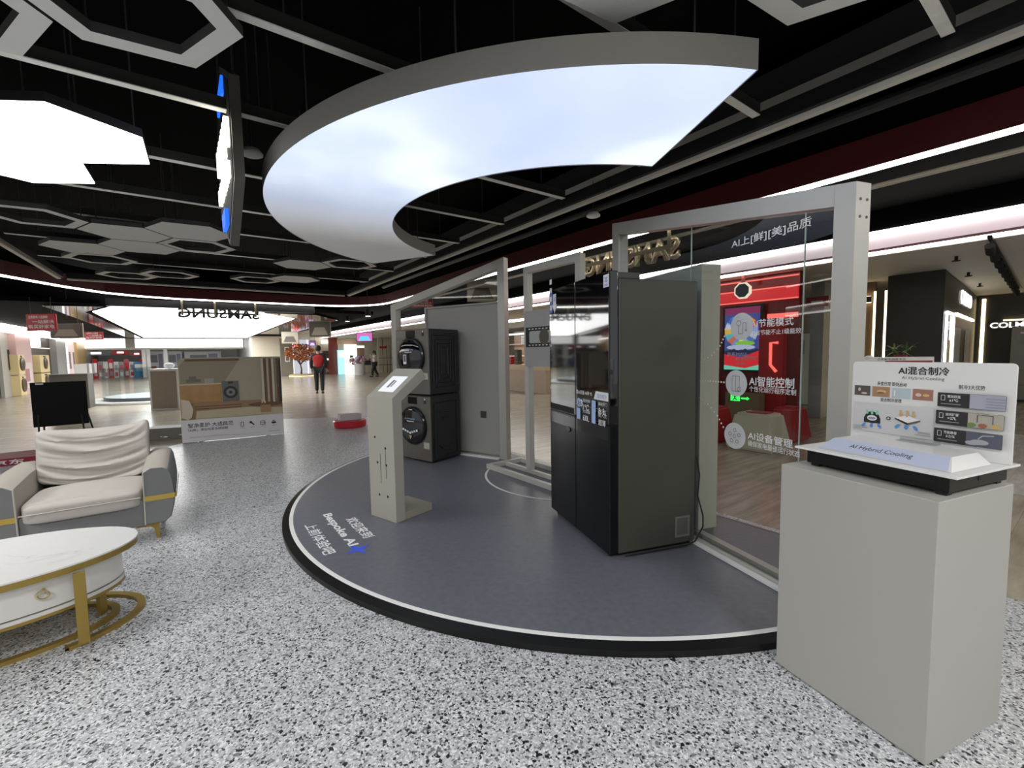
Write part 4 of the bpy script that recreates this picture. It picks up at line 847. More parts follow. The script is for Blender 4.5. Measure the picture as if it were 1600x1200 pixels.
MB(mat('counter_grey', (.11, .105, .09), .5)).box(-.4, .4, 0, .5, 0, .98).build('body', t); MB(mat('counter_top', (.2, .19, .17), .4)).box(-.42, .42, -.02, .52, .9805, 1.0).build('top', t)

# ================================================================= signs hung from the ceiling
champ = mat('champagne_metal', (.5, .42, .28), .3, .7); dark_letter = mat('dark_letter', (.03, .03, .03), .5)
def letter_sign(name, label, O, X, L, z0, h, m, bar_m, strap_x, z_top):
    t = thing(name, label, 'sign', (O.x, O.y, z_top), math.atan2(X.y, X.x))
    f = MB(m); f.text('SAMSUNG', (0, -.03, z0-z_top), (1, 0, 0), (0, 0, 1), 0, 0, L, h, .022, .05); f.build('letters', t)
    MB(bar_m).box(.02, L-.02, .032, .05, z0+h*.42-z_top, z0+h*.6-z_top).build('carrier_bar', t)
    for x in strap_x: MB(champ).box(x-.025, x+.025, .051, .058, z0+h*.2-z_top, 0).build('hanging_strap', t)
# read from the corridor side, so it shows reversed from here
letter_sign('letter_sign', 'metal letter sign seen from behind through the glass, hung under the soffit line', P(-3.42, 5.16), -U, 1.72, 2.6, .3, champ, champ, (.08, 1.66), 2.985)
letter_sign('letter_sign', 'dark letter sign seen from behind, hung before the huge glowing ceiling', P(-15.22, 1.72), -N, 1.95, 2.52, .27, dark_letter, dark_letter, (.1, 1.1, 1.85), 2.985)
# hexagonal lit sign, nearly edge-on
F = V((-1.765, 2.98, 2.58)); qd = V((-.60, .80, 0)).normalized(); aa = .65
t = thing('hexagon_sign', 'hexagonal hanging sign seen edge-on, with glowing white and blue letters', 'sign', (F.x, F.y, F.z), math.atan2(qd.y, qd.x))
hx_ = [(0, 0), (.563, -.325), (1.126, 0), (1.126, .65), (.563, .975), (0, .65)]
MB(mat('sign_frame', (.12, .115, .1), .4, .4)).extr([(x, -.03, z) for x, z in hx_], (0, .06, 0)).build('hexagon_frame', t)
MB(matt_black).extr([(.563+(x-.563)*.93, .0305, .325+(z-.325)*.93) for x, z in hx_], (0, .004, 0)).build('face_panel', t)
gw_ = lamp_mat('sign_glow_white', (1, .97, .82), 4); gb_ = lamp_mat('sign_glow_blue', (.01, .13, 1), 1.1)
for k in range(7): MB(gw_).box(.1+k*.11, .15+k*.11, .035, .065, .24+(.05 if k % 2 else 0), .42).build('glowing_letter', t)
for k in range(8): MB(gw_).box(.16+k*.1, .2+k*.1, .035, .06, .05, .16).build('glowing_letter', t)
MB(gb_).box(.3, .7, .035, .05, .66, .78).build('blue_logo', t); MB(gb_).box(.45, .7, .035, .06, -.2, -.08).build('blue_logo', t)
MB(mat('threaded_rod')).cyl((.05, 0, .66), (.05, 0, 1.35), .008, 6).build('hanger_rod', t); MB(mat('threaded_rod')).cyl((1.07, 0, .66), (1.07, 0, 1.35), .008, 6).build('hanger_rod', t)

def hang_board(name, label, cat, px0, py0, px1, py1, y, cols, group=None, text=None, tilt=0, zc=2.9):
    a = at_y(px0, py1, y); b = at_y(px1, py0, y*(1+tilt)); d = V((b.x-a.x, b.y-a.y, 0)); L = d.length; d.normalize(); h = b.z-a.z
    t = thing(name, label, cat, (a.x, a.y, a.z), math.atan2(d.y, d.x), group)
    MB(cols[0]).box(0, L, 0, .04, 0, h, .012).build('board', t); st = .003 if y > 9 else .001
    sh = Sheet((0, -.001, 0), (1, 0, 0), (0, 0, 1), st); sh.rect(cols[1], .03*L, .05*h, .97*L, .95*h, .08*h)
    if text:
        for k, (s_, x0, z0, x1, z1) in enumerate(text): sh.text(cols[2], s_, x0*L, z0*h, x1*L, z1*h, .02, 1 if k == 0 else 0)
    else: sh.poly(cols[2], [(.12*L, .12*h), (.88*L, .12*h), (.72*L, .6*h), (.28*L, .6*h)])
    sh.build('print', t)
    for x in (.15*L, .85*L): MB(mat('threaded_rod')).cyl((x, .02, h), (x, .02, zc-a.z), .006, 6).build('hanger_rod', t)
    return t
hr = mat('banner_red', (.5, .03, .03), .5); bd = mat('board_dark', (.1, .085, .065), .4); bl_ = mat('board_line', (.3, .26, .2), .5); bg_ = mat('board_pale', (.42, .38, .3), .5)
TX = [('全场家电 以旧换新', .1, .72, .75, .9), ('一站解决', .22, .42, .95, .64), ('购买好家电', .08, .12, .95, .36)]
hang_board('hanging_banner', 'red hanging banner with white writing above the laundry shop front', 'banner', 42, 490, 86, 517, 10.5, (print_red, hr, print_white), 'red hanging banners', TX)
hang_board('hanging_banner', 'red hanging banner next to the ladder-like ceiling, before the far shops', 'banner', 133, 518, 160, 531, 21, (print_red, hr, print_white), 'red hanging banners', TX)
hang_board('hanging_banner', 'small red hanging banner seen over the stacked dryer through the glass', 'banner', 643, 468, 676, 480, 14, (print_red, hr, print_white), 'red hanging banners', TX)
hang_board('hanging_board', 'brown rounded picture board hung next to the red banner', 'hanging board', 79, 505, 128, 529, 11.5, (bl_, bd, bg_), 'rounded hanging boards')
hang_board('hanging_board', 'brown rounded picture board hung at mid corridor', 'hanging board', 483, 501, 516, 527, 15, (bl_, bd, bg_), 'rounded hanging boards')
hang_board('hanging_board', 'pale rounded board hung beside the tip of the glowing ceiling', 'hanging board', 440, 518, 466, 537, 19, (bl_, bg_, bd), 'rounded hanging boards')
hang_board('hanging_board', 'rounded pale board seen through the glass over the grey panel', 'hanging board', 730, 435, 776, 472, 11, (bl_, mat('board_sand', (.4, .36, .27), .5), bd), 'rounded hanging boards', zc=3.3)
t = hang_board('hanging_screen', 'curved-looking pink and blue screen hung at the far shops', 'screen', 557, 519, 582, 534, 24, (black, lamp_mat('screen_pink', (.7, .15, .5), .8), lamp_mat('screen_blue', (.1, .45, 1), 1.2)), None, None, 0, 2.7)
hang_board('hanging_screen', 'small purple screen hung near the orange tree', 'screen', 483, 532, 493, 541, 26, (black, lamp_mat('screen_purple', (.15, .05, .2), .8), lamp_mat('screen_lilac', (.7, .5, .9), 1)), None, None, 0, 2.75)
a = on_s(789, 508, 8.12); b = on_s(822, 485, 8.12); t = thing('hanging_screen', 'bright blue screen hung under the fascia, seen between two frame posts', 'screen', (b.x, b.y, a.z), AZ)
L = (V((a.x-b.x, a.y-b.y))).length; h = b.z-a.z
# local x runs toward the camera (u)
t.location = (a.x, a.y, a.z); MB(black).box(0, -1.0, 0, .05, 0, h).build('housing', t); t.rotation_euler = (0, 0, AZ)
for o_ in t.children: bpy.data.objects.remove(o_)
t.location = (*(a+U*.1).xy, a.z); MB(black).box(-2.2, 0, .002, .05, 0, h).build('housing', t)
sh = Sheet((0, .0, 0), (1, 0, 0), (0, 0, 1), .002); sh.rect(lamp_mat('screen_deep_blue', (.02, .12, .8), 1.6), -2.18, .02, -.02, h-.02); sh.rect(lamp_mat('screen_cyan', (.05, .6, 1), 1.2), -2.18, .02, -.02, h*.25); sh.disc(lamp_mat('screen_white', (.9, .95, 1), 1.3), -.55, h*.6, .1, .08, up=0); sh.disc(MATS['screen_white'], -1.3, h*.6, .2, .1, up=0); sh.build('lit_picture', t)
for x in (-.3, -1.9): MB(mat('threaded_rod')).cyl((x, .025, h), (x, .025, 2.72-a.z), .008, 6).build('hanger_rod', t)
for px, py, z, lb in ((927, 339, 3.07, 'white round ceiling speaker seen beyond the long rail over the refrigerator'), (393, 243, 3.05, 'white round ceiling speaker beside the glowing sign')):
    c = on_z(px, py, z); t = thing('ceiling_speaker', lb, 'speaker', c); MB(white).lathe([(.07, 0), (.085, .008), (.085, .02), (.06, .05)], n=28).build('speaker_dish', t, smooth=.5); MB(mat('threaded_rod')).cyl((0, 0, .05), (0, 0, 3.95-z), .006, 6).build('hanger_rod', t)
# ================================================================= shops across the corridor
def downlight(p, label, r=.07, s=10, col=(1, .93, .8), grp='shop ceiling downlights'):
    t = thing('downlight', label, 'downlight', p, 0, grp)  # lamp disc added to brighten the shop interiors
    MB(lamp_mat('fill_downlight_glow_bright' if s > 20 else 'fill_downlight_glow', col, s)).lathe([(r, -.004), (r, 0)], n=20).build('lamp_face', t); MB(white).lathe([(r+.001, -.006), (r+.015, -.006), (r+.015, 0), (r+.001, 0)], n=20).build('trim_ring', t)
def sp(o, s, z=0): return P(o, s, z)
for o, s in [(-5.5, 9.6), (-8.5, 9.4), (-12, 9.6), (-16, 9.6), (-20, 9.6), (-24, 9.6), (-28, 9.6), (-32, 9.6), (-9, 12.5), (-14, 12.5), (-19, 12.5), (-24, 12.5), (-29, 12.5), (-12, 15.5), (-18, 15.5), (-25, 15.5)]:
    downlight(sp(o, s, 2.699), 'round white downlight in the pale shop ceiling beyond the corridor', .16, 95)
for o, s in [(3.5, 9.2), (1.2, 9.2), (-.2, 12.5), (2, 12.5), (1, 15.5), (-3.2, 9.2)]:
    downlight(sp(o, s, 2.699), 'round white downlight in the pale ceiling above the dark shop unit', .11, 9)
# lit ceiling trough deeper in the shop
t = thing('light_trough', 'long white glowing ceiling trough over the beige service counter', 'lamp', sp(-13, 10.6, 2.66)); MB(lamp_mat('trough_glow', (1, .95, .85), 8)).extr([sp(-9, 10.4, 2.67), sp(-9, 10.9, 2.67), sp(-22, 10.9, 2.67), sp(-22, 10.4, 2.67)], (0, 0, .028)).build('diffuser', t, world=True)

# --- red room
rd = mat('red_gloss_wall', (.16, .006, .01), .18); rd2 = mat('red_matt', (.4, .01, .015), .4); rglow = lamp_mat('red_light', (1, .02, .03), .55); rline = lamp_mat('red_light_line', (1, .16, .13), 1.1)
RW = 8.3
f = MB(rd); f.extr([sp(-6.6, RW, 0), sp(-3.18, RW, 0), sp(-3.18, RW+.12, 0), sp(-6.6, RW+.12, 0)], (0, 0, 2.69)); struct(f.build('wall_red'))
f = MB(rglow); f.extr([sp(-6.6, RW-.05, 2.27), sp(-3.19, RW-.05, 2.27), sp(-3.19, RW-.002, 2.27), sp(-6.6, RW-.002, 2.27)], (0, 0, .17))
f.use(rline); [f.extr([sp(-6.6, RW-.055, z), sp(-3.19, RW-.055, z), sp(-3.19, RW-.002, z), sp(-6.6, RW-.002, z)], (0, 0, .018)) for z in (2.245, 2.45, 2.62)]
f.extr([sp(-6.6, RW-.02, 1.9), sp(-4.55, RW-.02, 1.9), sp(-4.55, RW-.002, 1.9), sp(-6.6, RW-.002, 1.9)], (0, 0, .06)); f.extr([sp(-3.68, RW-.02, 1.93), sp(-3.19, RW-.02, 1.93), sp(-3.19, RW-.002, 1.93), sp(-3.68, RW-.002, 1.93)], (0, 0, .08)); struct(f.build('trim_5'))
f = MB(rd2); f.extr([sp(-3.75, RW-.14, 0), sp(-3.35, RW-.14, 0), sp(-3.35, RW-.002, 0), sp(-3.75, RW-.002, 0)], (0, 0, 1.85)); struct(f.build('trim_6'))
t = thing('neon_sign', 'small bracket-shaped red neon sign on the glossy red wall', 'sign', sp(-3.55, RW-.15, 1.0), AZ)
f = MB(rline); f.tube([(.12, 0, .5), (0, 0, .5), (0, 0, .12), (.1, 0, 0)], .025, 8); f.build('neon_tube', t)
# lit poster screen on the red wall
pa, pb = on_s(1128, 580, RW-.1), on_s(1192.5, 474, RW-.1); L = (pb-pa).dot(U); h = pb.z-pa.z
t = thing('poster_screen', 'tall lit poster screen with colourful stadium artwork on the red wall behind the glass', 'screen', pa, AZ)
MB(black).box(0, L, 0, .09, 0, h, .006).build('screen_case', t)
sh = Sheet((0, -.001, 0), (1, 0, 0), (0, 0, 1), .0015); E_ = lambda n, c, s=.7: lamp_mat('art_'+n, c, s)
sh.rect(E_('indigo', (.06, .08, .3)), .06*L, .03*h, .94*L, .97*h); sh.rect(E_('crimson', (.35, .02, .06)), .06*L, .87*h, .94*L, .97*h, up=0)
cx_, cy_ = .48*L, .62*h
for k, c in enumerate([(.75, .1, .05), (.9, .4, .04), (.9, .8, .1), (.8, .75, .6), (.1, .45, .7), (.05, .15, .6), (.6, .65, .8), (.85, .5, .05), (.1, .5, .55), (.7, .15, .1), (.2, .3, .7), (.9, .75, .1), (.4, .45, .65), (.1, .2, .45), (.5, .55, .7), (.3, .4, .7)]):
    a0_, a1_ = 2*PI*k/16+.2, 2*PI*(k+1)/16+.2; sh.poly(E_('ray%d' % k, c), [(cx_+.1*L*math.cos(a0_), cy_+.07*h*math.sin(a0_)), (cx_+.43*L*math.cos(a0_), cy_+.25*h*math.sin(a0_)), (cx_+.43*L*math.cos(a1_+.1), cy_+.25*h*math.sin(a1_+.1)), (cx_+.1*L*math.cos(a1_), cy_+.07*h*math.sin(a1_))], up=(1 if k == 0 else 0))
sh.disc(E_('pitch', (.25, .6, .05)), cx_+.1*L, .43*h, .25*L, .035*h); sh.disc(E_('mist', (.5, .55, .75)), cx_, .37*h, .36*L, .04*h)
for k in range(9): sh.disc(E_('crowd', (.015, .02, .06)), .12*L+.095*L*k, .29*h+.012*h*(k % 3), .06*L, .035*h, 12, up=(1 if k == 0 else 0))
sh.poly(E_('scarlet', (.75, .02, .03)), [(.06*L, .03*h), (.94*L, .03*h), (.94*L, .32*h), (.5*L, .22*h), (.06*L, .27*h)]); sh.poly(E_('mint', (.2, .7, .5)), [(.06*L, .03*h), (.94*L, .03*h), (.94*L, .11*h), (.6*L, .055*h), (.06*L, .1*h)])
sh.text(E_('white', (.95, .95, .95), 1), '京东MALL', .14*L, .235*h, .66*L, .3*h, .03); sh.text(E_('white', (.95, .95, .95), 1), '618', .36*L, .17*h, .56*L, .225*h, .03, 0); sh.text(E_('white', (.95, .95, .95), 1), '看球季', .57*L, .185*h, .9*L, .235*h, .02, 0); sh.rect(E_('white', (.95, .95, .95), 1), .36*L, .115*h, .64*L, .13*h, up=0)
sh.build('lit_artwork', t)
# octagonal badge lamp
c = on_s(1159.5, 454, RW-.35); t = thing('octagon_badge', 'small octagonal dark badge with pale rim hung before the red wall', 'sign', c, AZ)
oc = lambda r: [(r*math.cos(PI/8+k*PI/4), 0, r*math.sin(PI/8+k*PI/4)) for k in range(8)]
MB(lamp_mat('badge_rim', (1, .85, .65), .9)).extr(oc(.15), (0, .06, 0)).build('rim', t); MB(mat('badge_face', (.03, .045, .06), .3)).extr([(x, -.003, z) for x, _, z in oc(.125)], (0, .002, 0)).build('face', t); MB(mat('badge_arm', (.3, .05, .04), .4)).box(-.03, .03, .02, .05, .14, 2.7-c.z).build('arm', t)
# stools
def stool(label, px0, px1, py, hgt, m, wtop=.72, y=None):
    a = on_z(px0, py, 0); b = on_z(px1, py, 0); c = (a+b)/2; w_ = (b-a).length
    t = thing('block_stool', label, 'stool', c + N*.3, AZ, 'tapered block seats')
    f = MB(m); r = .09; q = [(-w_/2, -.3), (w_/2, -.3), (w_/2, .3), (-w_/2, .3)]; k = wtop
    A = [f.bm.verts.new((x, y_, 0)) for x, y_ in q]; B = [f.bm.verts.new((x*k, y_*k, hgt)) for x, y_ in q]
    f.bm.faces.new(A[::-1]); f.bm.faces.new(B); [f.bm.faces.new((A[i], A[(i+1) % 4], B[(i+1) % 4], B[i])) for i in range(4)]; f._done(0)
    bmesh.ops.bevel(f.bm, geom=f.bm.edges[:], offset=.03, segments=3, affect='EDGES'); f.build('seat_block', t, smooth=.8)
    MB(mat('seat_pad_red', (.3, .03, .03), .5)).box(-w_*.2, w_*.22, -.1, .12, hgt+.001, hgt+.012, .004).build('top_pad', t)
cr = mat('cream_plastic', (.62, .58, .45), .35)
stool('cream tapered block seat on the floor behind the glass, before the red seats', 1129, 1207, 704, .5, cr)
stool('red tapered block seat partly hidden by the beige end of the divider', 1066, 1121, 690, .52, rd2)
stool('red tapered block seat showing past the side of the cream one', 1196, 1242, 690, .5, rd2)
a = on_s(1141, 652, 7.9); t = thing('exit_box', 'small low counter box with green running-man exit sign behind the cream seat', 'exit sign', (*a.xy, 0), AZ)
MB(mat('box_olive', (.2, .15, .08), .5)).box(-.1, .5, 0, .2, 0, .62).build('counter_box', t); sh = Sheet((0, -.001, .47), (1, 0, 0), (0, 0, 1), .002); gl = lamp_mat('exit_green', (.05, .9, .12), 1.3)
sh.rect(gl, 0, 0, .17, .12); sh.poly(black, [(.04, .02), (.07, .05), (.06, .1), (.1, .09), (.09, .05), (.13, .02), (.1, .02), (.08, .04), (.06, .015)]); sh.poly(gl, [(.19, .04), (.29, .04), (.29, .02), (.34, .055), (.29, .09), (.29, .07), (.19, .07)], up=0); sh.build('exit_pictogram', t)
MB(mat('card_grey', (.3, .3, .31), .4)).box(.05, .2, .08, .09, .62, .8).build('card_holder', t)
t = thing('red_sofa', 'long low red bench along the foot of the red wall', 'bench', sp(-5.2, 7.85, 0), AZ); MB(rd2).box(-1.2, .5, 0, .42, 0, .85, .02).build('bench_block', t)
# fridges and column past the red wall
wl_ = mat('display_white', (.62, .68, .62), .35)
for k, o in enumerate([on_s(px, 560, 12.2).dot(U) for px in (1250, 1298)]):
    t = thing('display_fridge', ('pale green-white upright fridge beside the grey column, seen through the glass', 'second pale upright fridge, the one nearer the frame post')[k], 'fridge', sp(o, 12.2, 0), AZ, 'pale fridges past the red wall')
    MB(wl_).box(-.3, .3, .02, .6, 0, 1.75, .008).build('cabinet_body', t); d_ = MB(wl_).box(-.298, .298, -.03, .015, .62, 1.74, .005).build('door', t); MB(alu).box(.25, .265, -.05, -.031, .8, 1.3).build('handle', d_); MB(wl_).box(-.298, .298, -.03, .015, .03, .61, .005).build('drawer', t)
    s_ = Sheet((0, -.0305, 0), (1, 0, 0), (0, 0, 1), .003); s_.rect(print_grey, -.2, 1.25, .1, 1.6); s_.build('door_sticker', t)
co = on_s(1266, 500, 10).dot(U); cw = on_s(1287, 500, 10).dot(U)-co
f = MB(mat('column_grey', (.3, .3, .29), .4, var=.3, vscale=3)); f.extr([sp(co, 10, 0), sp(co+cw, 10, 0), sp(co+cw, 10.4, 0), sp(co, 10.4, 0)], (0, 0, 2.69)); struct(f.build('column'))
t = thing('price_panel', 'small red and white notice on the grey column', 'notice', sp(co+cw/2, 9.99, 2.2), AZ); MB(mat('notice_red', (.35, .05, .05), .5)).box(-.19, .19, -.012, .0, 0, .2).build('panel', t); MB(print_white).box(-.1, .1, -.0145, -.0125, .06, .12).build('writing_strip', t)

# --- dark shop unit
dk = mat('dark_laminate', (.03, .028, .024), .45); KL = on_s(1385, 500, 10.45).dot(U)
f = MB(dk); f.extr([sp(KL, 10.45, 0), sp(-1.78, 10.45, 0), sp(-2.25, 16.9, 0), sp(KL, 16.9, 0)], (0, 0, 2.69)); struct(f.build('wall_kiosk'))
nl = on_s(1344, 520, 11.1).dot(U)
f = MB(mat('bronze_wall', (.13, .09, .055), .4)); f.extr([sp(nl, 11.1, 0), sp(-2.9, 11.1, 0), sp(-2.9, 11.2, 0), sp(nl, 11.2, 0)], (0, 0, 2.69)); struct(f.build('wall_niche'))
f = MB(led_warm); 
for o in [on_s(px, 520, 11.06).dot(U) for px in (1345, 1363, 1380)]: f.extr([sp(o, 11.06, 0), sp(o+.03, 11.06, 0), sp(o+.03, 11.095, 0), sp(o, 11.095, 0)], (0, 0, 2.5))
struct(f.build('trim_7'))
c = on_s(1353, 468, 11.0); t = thing('wall_sconce', 'small rectangular wall light between the warm light lines', 'wall lamp', c, AZ); MB(dk).box(-.09, .09, 0, .09, -.06, .06).build('body', t); f = MB(lamp_mat('sconce_glow', (1, .8, .5), 6)); f.box(-.07, .07, .02, .07, .0605, .065).box(-.07, .07, .02, .07, -.065, -.0605); f.build('glow_strip', t)
KA = sp(-1.78, 10.45); KB = sp(-2.25, 16.9); kd = (KB-KA).normalized(); kn = V((-kd.y, kd.x, 0)) * -1
def on_k(px, py, off=.01): 
    d = ray(px, py); return EYEP + d*((KA+kn*off-EYEP).dot(kn)/d.dot(kn))
def kuv(px, py): p = on_k(px, py); return (p-KA).xy.dot(kd.xy), p.z
KZ = math.atan2(kd.y, kd.x)
# local x along kd, local y = kd rotated +90
t = thing('kiosk_sign', 'white glowing letter sign high on the side of the dark shop unit', 'sign', KA, KZ); sgy = 1 if kn.xy.dot(V((-kd.y, kd.x))) > 0 else -1
x0, z0 = kuv(1500, 474); x1, z1 = kuv(1518, 455); f = MB(lamp_mat('kiosk_sign_glow', (1, .97, .92), 1.3)); f.text('COLMO', (0, sgy*.012, 0), (1, 0, 0), (0, 0, 1), x0, 2.26, x1, 2.55, .0, .02); f.build('letters', t)
t = thing('lit_doorway', 'doorway outlined in white light on the side of the dark shop unit', 'doorway', KA, KZ)
f = MB(lamp_mat('door_light', (.95, .97, 1), 3)); xa, za = .12, 1.98; xb = 1.15
for a, b in (((xa, 0), (xa, za)), ((xa, za), (xb, za)), ((xb, za), (xb, 0))): f.bar((a[0], sgy*.03, a[1]), (b[0], sgy*.03, b[1]), .035, .035, (0, 1, 0))
f.build('light_frame', t); MB(mat('door_glass_bronze', (.1, .08, .045), .1)).box(xa+.04, xb-.04, sgy*.012-.004, sgy*.012+.004, .0, za-.04).build('door_panel', t); MB(gold).box(xa+.5, xa+.54, sgy*.03-.01, sgy*.03+.01, .6, 1.5).build('handle', t)
t = thing('lit_doorway', 'wider opening under a warm light line, further along the dark shop unit', 'doorway', KA, KZ)
MB(lamp_mat('warm_line', (1, .85, .6), 4)).box(1.5, 5.2, sgy*.03-.02, sgy*.03+.02, 1.98, 2.03).build('light_line', t); MB(mat('opening_brown', (.12, .07, .04), .4)).box(1.5, 5.2, sgy*.012-.004, sgy*.012+.004, 0, 1.97).build('opening_panel', t); MB(mat('white_door', (.6, .6, .58), .4)).box(1.55, 2.5, sgy*.024-.004, sgy*.024+.004, 0, 1.75).build('white_door', t); MB(MATS['white_door']).box(3.6, 4.5, sgy*.024-.004, sgy*.024+.004, 0, 1.75).build('white_door', t)
f = MB(dk); f.extr([sp(-2.25, 16.9, 0), sp(6, 16.9, 0), sp(6, 17.05, 0), sp(-2.25, 17.05, 0)], (0, 0, 2.69)); struct(f.build('wall_back'))
f = MB(led_warm); f.extr([sp(-2.15, 16.85, 0), sp(-2.08, 16.85, 0), sp(-2.08, 16.89, 0), sp(-2.15, 16.89, 0)], (0, 0, 2.6)); pa = on_s(1512, 505, 16.85); f.extr([sp(-1.75, 16.82, pa.z), sp(4, 16.82, pa.z), sp(4, 16.89, pa.z), sp(-1.75, 16.89, pa.z)], (0, 0, .05)); struct(f.build('trim_8'))
gf = mat('fridge_front_grey', (.25, .245, .22), .35, .2)
for k in range(3):
    o = -1.55+k*1.02; t = thing('built_in_fridge', ('grey built-in fridge closest to the warm light post', 'grey built-in fridge second from the warm light post', 'grey built-in fridge third from the warm light post')[k], 'fridge', sp(o, 16.3, 0), AZ, 'built-in fridges along the back wall')
    MB(dk).box(0, 1.0, .04, .5, 0, 1.84).build('cabinet_body', t)
    for i in range(2):
        d_ = MB(gf).box(.005+i*.5, .495+i*.5, 0, .039, .78, 1.82, .004).build('door', t); d_ = MB(gf).box(.005+i*.5, .495+i*.5, 0, .039, .42, .77, .004).build('door', t); MB(gf).box(.005+i*.5, .495+i*.5, 0, .039, .05, .41, .004).build('door', t)
    s_ = Sheet((0, -.0006, 0), (1, 0, 0), (0, 0, 1), .004); s_.rect(print_grey, .1, 1.5, .4, 1.75); s_.rect(st_white, .15, 1.66, .3, 1.7); s_.build('door_sticker', t)
pa = on_s(1547, 510, 16.6); t = thing('back_wall_sign', 'small blurred white glowing sign over the built-in fridges', 'sign', pa, AZ); f = MB(lamp_mat('kiosk_sign_glow', (1, 1, 1), 5)); f.text('COLMO', (0, 0, -.05), (1, 0, 0), (0, 0, 1), 0, 0, .75, .14, .02, .03); f.build('letters', t); MB(dk).box(-.05, .8, .01, .03, -.06, .12).build('mount_plate', t)
# spotlights on a track
pa, pb = on_z(1546, 372, 2.66), on_z(1591, 452, 2.66); d = (pb-pa); L = d.length; d.normalize()
t = thing('light_track', 'black lighting track on the pale ceiling above the dark shop unit', 'track', pa, math.atan2(d.y, d.x)); MB(matt_black).box(0, L, -.02, .02, .005, .035).build('track_bar', t)
for k in range(11):
    c = pa + d*(L*(.03+.94*k/10)); t = thing('track_spotlight', 'black track spotlight in the long row above the dark shop unit', 'spotlight', c, .5, 'track spotlights')
    MB(matt_black).cyl((0, 0, .004), (0, 0, -.07), .012, 8).build('stem', t); MB(matt_black).cyl((-.04, 0, -.06), (.09, .02, -.13), .045, 12).build('head', t)
for px, py in ((1494, 407), (1513, 431), (1531, 447)):
    c = on_z(px, py, 2.64); t = thing('ceiling_sprinkler', 'tiny dark sprinkler head on the pale ceiling near the spotlight track', 'sprinkler', c, 0, 'ceiling sprinklers'); MB(matt_black).cyl((0, 0, 0), (0, 0, .06), .02, 8).cyl((0, 0, -.012), (0, 0, 0), .05, 10).build('nozzle', t)
# counter with plant behind the cooling model
ca, cb = at_y(1341, 560, 4.9), at_y(1526, 560, 4.55); d = (cb-ca); d.z = 0; L = d.length; d.normalize(); hz = 1.27
t = thing('sign_counter', 'white counter with small printed heading behind the upright display board', 'counter', (ca.x, ca.y, 0), math.atan2(d.y, d.x))
MB(white).box(0, L, 0, .4, 0, hz-.05, .006).build('body', t); MB(gw).box(0, L*.66, .0, .02, hz-.0495, hz+.02, .004).build('header_board', t)
f = MB(mat('notice_red')); f.box(L*.24, L*.98*.66, -.0012, -.0004, hz-.04, hz-.02); f.use(print_black).text('京东家电旗舰专区', (0, -.0015, 0), (1, 0, 0), (0, 0, 1), L*.17, hz-.015, L*.42, hz+.008, .01); f.build('header_print', t, fix=False)
MB(white).ball((L*.1, .01, hz+.015), .035, (1.3, .5, .7)).build('rounded_ornament', t)
pc = ca + d*(L*.45) - V((d.y, -d.x, 0))*.0; pc = V((ca.x, ca.y, 0)) + d*(L*.45) + V((-d.y, d.x, 0))*.2
t = thing('potted_plant', 'small spiky green plant in a red pot behind the upright display board', 'plant', (pc.x, pc.y, hz-.049))
MB(mat('red_pot', (.2, .02, .03), .4)).lathe([(.045, 0), (.06, .09), (.05, .09), (.045, .08)], n=24).build('pot', t, smooth=.6); MB(mat('soil', (.03, .02, .015), .9)).lathe([(.044, .075), (.044, .08)], n=20).build('soil', t)
leaf = mat('plant_green', (.1, .19, .035), .5, var=.4, vscale=20); leaf2 = mat('plant_yellow_green', (.25, .32, .07), .5)
f = MB(leaf, leaf2)
for st in (-1, 1):
    base = V((.02*st, 0, .08)); top = V((.1*st, .0, .16)); f.use(leaf).tube([base, (base+top)/2+V((0, 0, .015)), top], .006, 6)
    for k in range(15):
        a_ = R_.uniform(0, 2*PI); el = R_.uniform(.0, 1.2); ln = R_.uniform(.14, .25); d0 = V((math.cos(a_)*math.cos(el), math.sin(a_)*math.cos(el)*.9, math.sin(el))); r0 = base.lerp(top, R_.uniform(.35, 1)); sd_ = d0.cross(Z).normalized(); f.use(leaf2 if k % 4 == 0 else leaf)
        pts = [r0 + d0*(ln*i/4) - Z*(.09*(i/4)**2*ln/.2) for i in range(5)]; wv = [.004, .008, .007, .005, .0005]
        for i in range(4): f.face([pts[i]-sd_*wv[i], pts[i]+sd_*wv[i], pts[i+1]+sd_*wv[i+1], pts[i+1]-sd_*wv[i+1]])
f.build('foliage', t, fix=False)

# --- beige service counter seen between the posts
t = thing('service_counter', 'long beige stone service counter with pale wood top seen between the frame posts', 'counter', sp(-15.2, 9.5, 0), AZ)
MB(mat('beige_stone', (.5, .39, .3), .5, var=.08, vscale=5)).box(0, 4.05, 0, .8, 0, .78).build('counter_front', t); MB(mat('pale_wood', (.6, .46, .28), .4)).box(-.02, 4.07, -.03, .82, .7805, .96).build('counter_top', t)
items = [('dark coffee machine on the service counter', 'coffee_machine', .4, .45, .5, .42, black), ('small white box on the service counter', 'carton', .9, .3, .3, .3, white), ('red box on the service counter', 'carton', 1.6, .3, .3, .25, rd2), ('tall dark appliance on the service counter', 'blender', 2.1, .2, .55, .2, dk), ('low white kettle box on the service counter', 'carton', 2.7, .35, .25, .3, wl_), ('brown carton at the end of the service counter', 'carton', 3.3, .4, .35, .3, mat('carton_brown', (.35, .22, .12), .6))]
for lb, nm, x, w_, h, dp, m in items:
    t = thing(nm, lb, nm.replace('_', ' '), sp(-15.2+x, 9.65, .961), AZ); MB(m).box(0, w_, 0, dp, 0, h, .015).build('body', t); MB(mat('dark_detail', (.05, .05, .05), .3)).box(w_*.2, w_*.8, -.006, -.0005, h*.5, h*.8).build('front_panel', t)
t = thing('wall_shelf_unit', 'warm lit shelf unit behind the service counter', 'shelf', sp(-19, 13.6, 0), AZ)
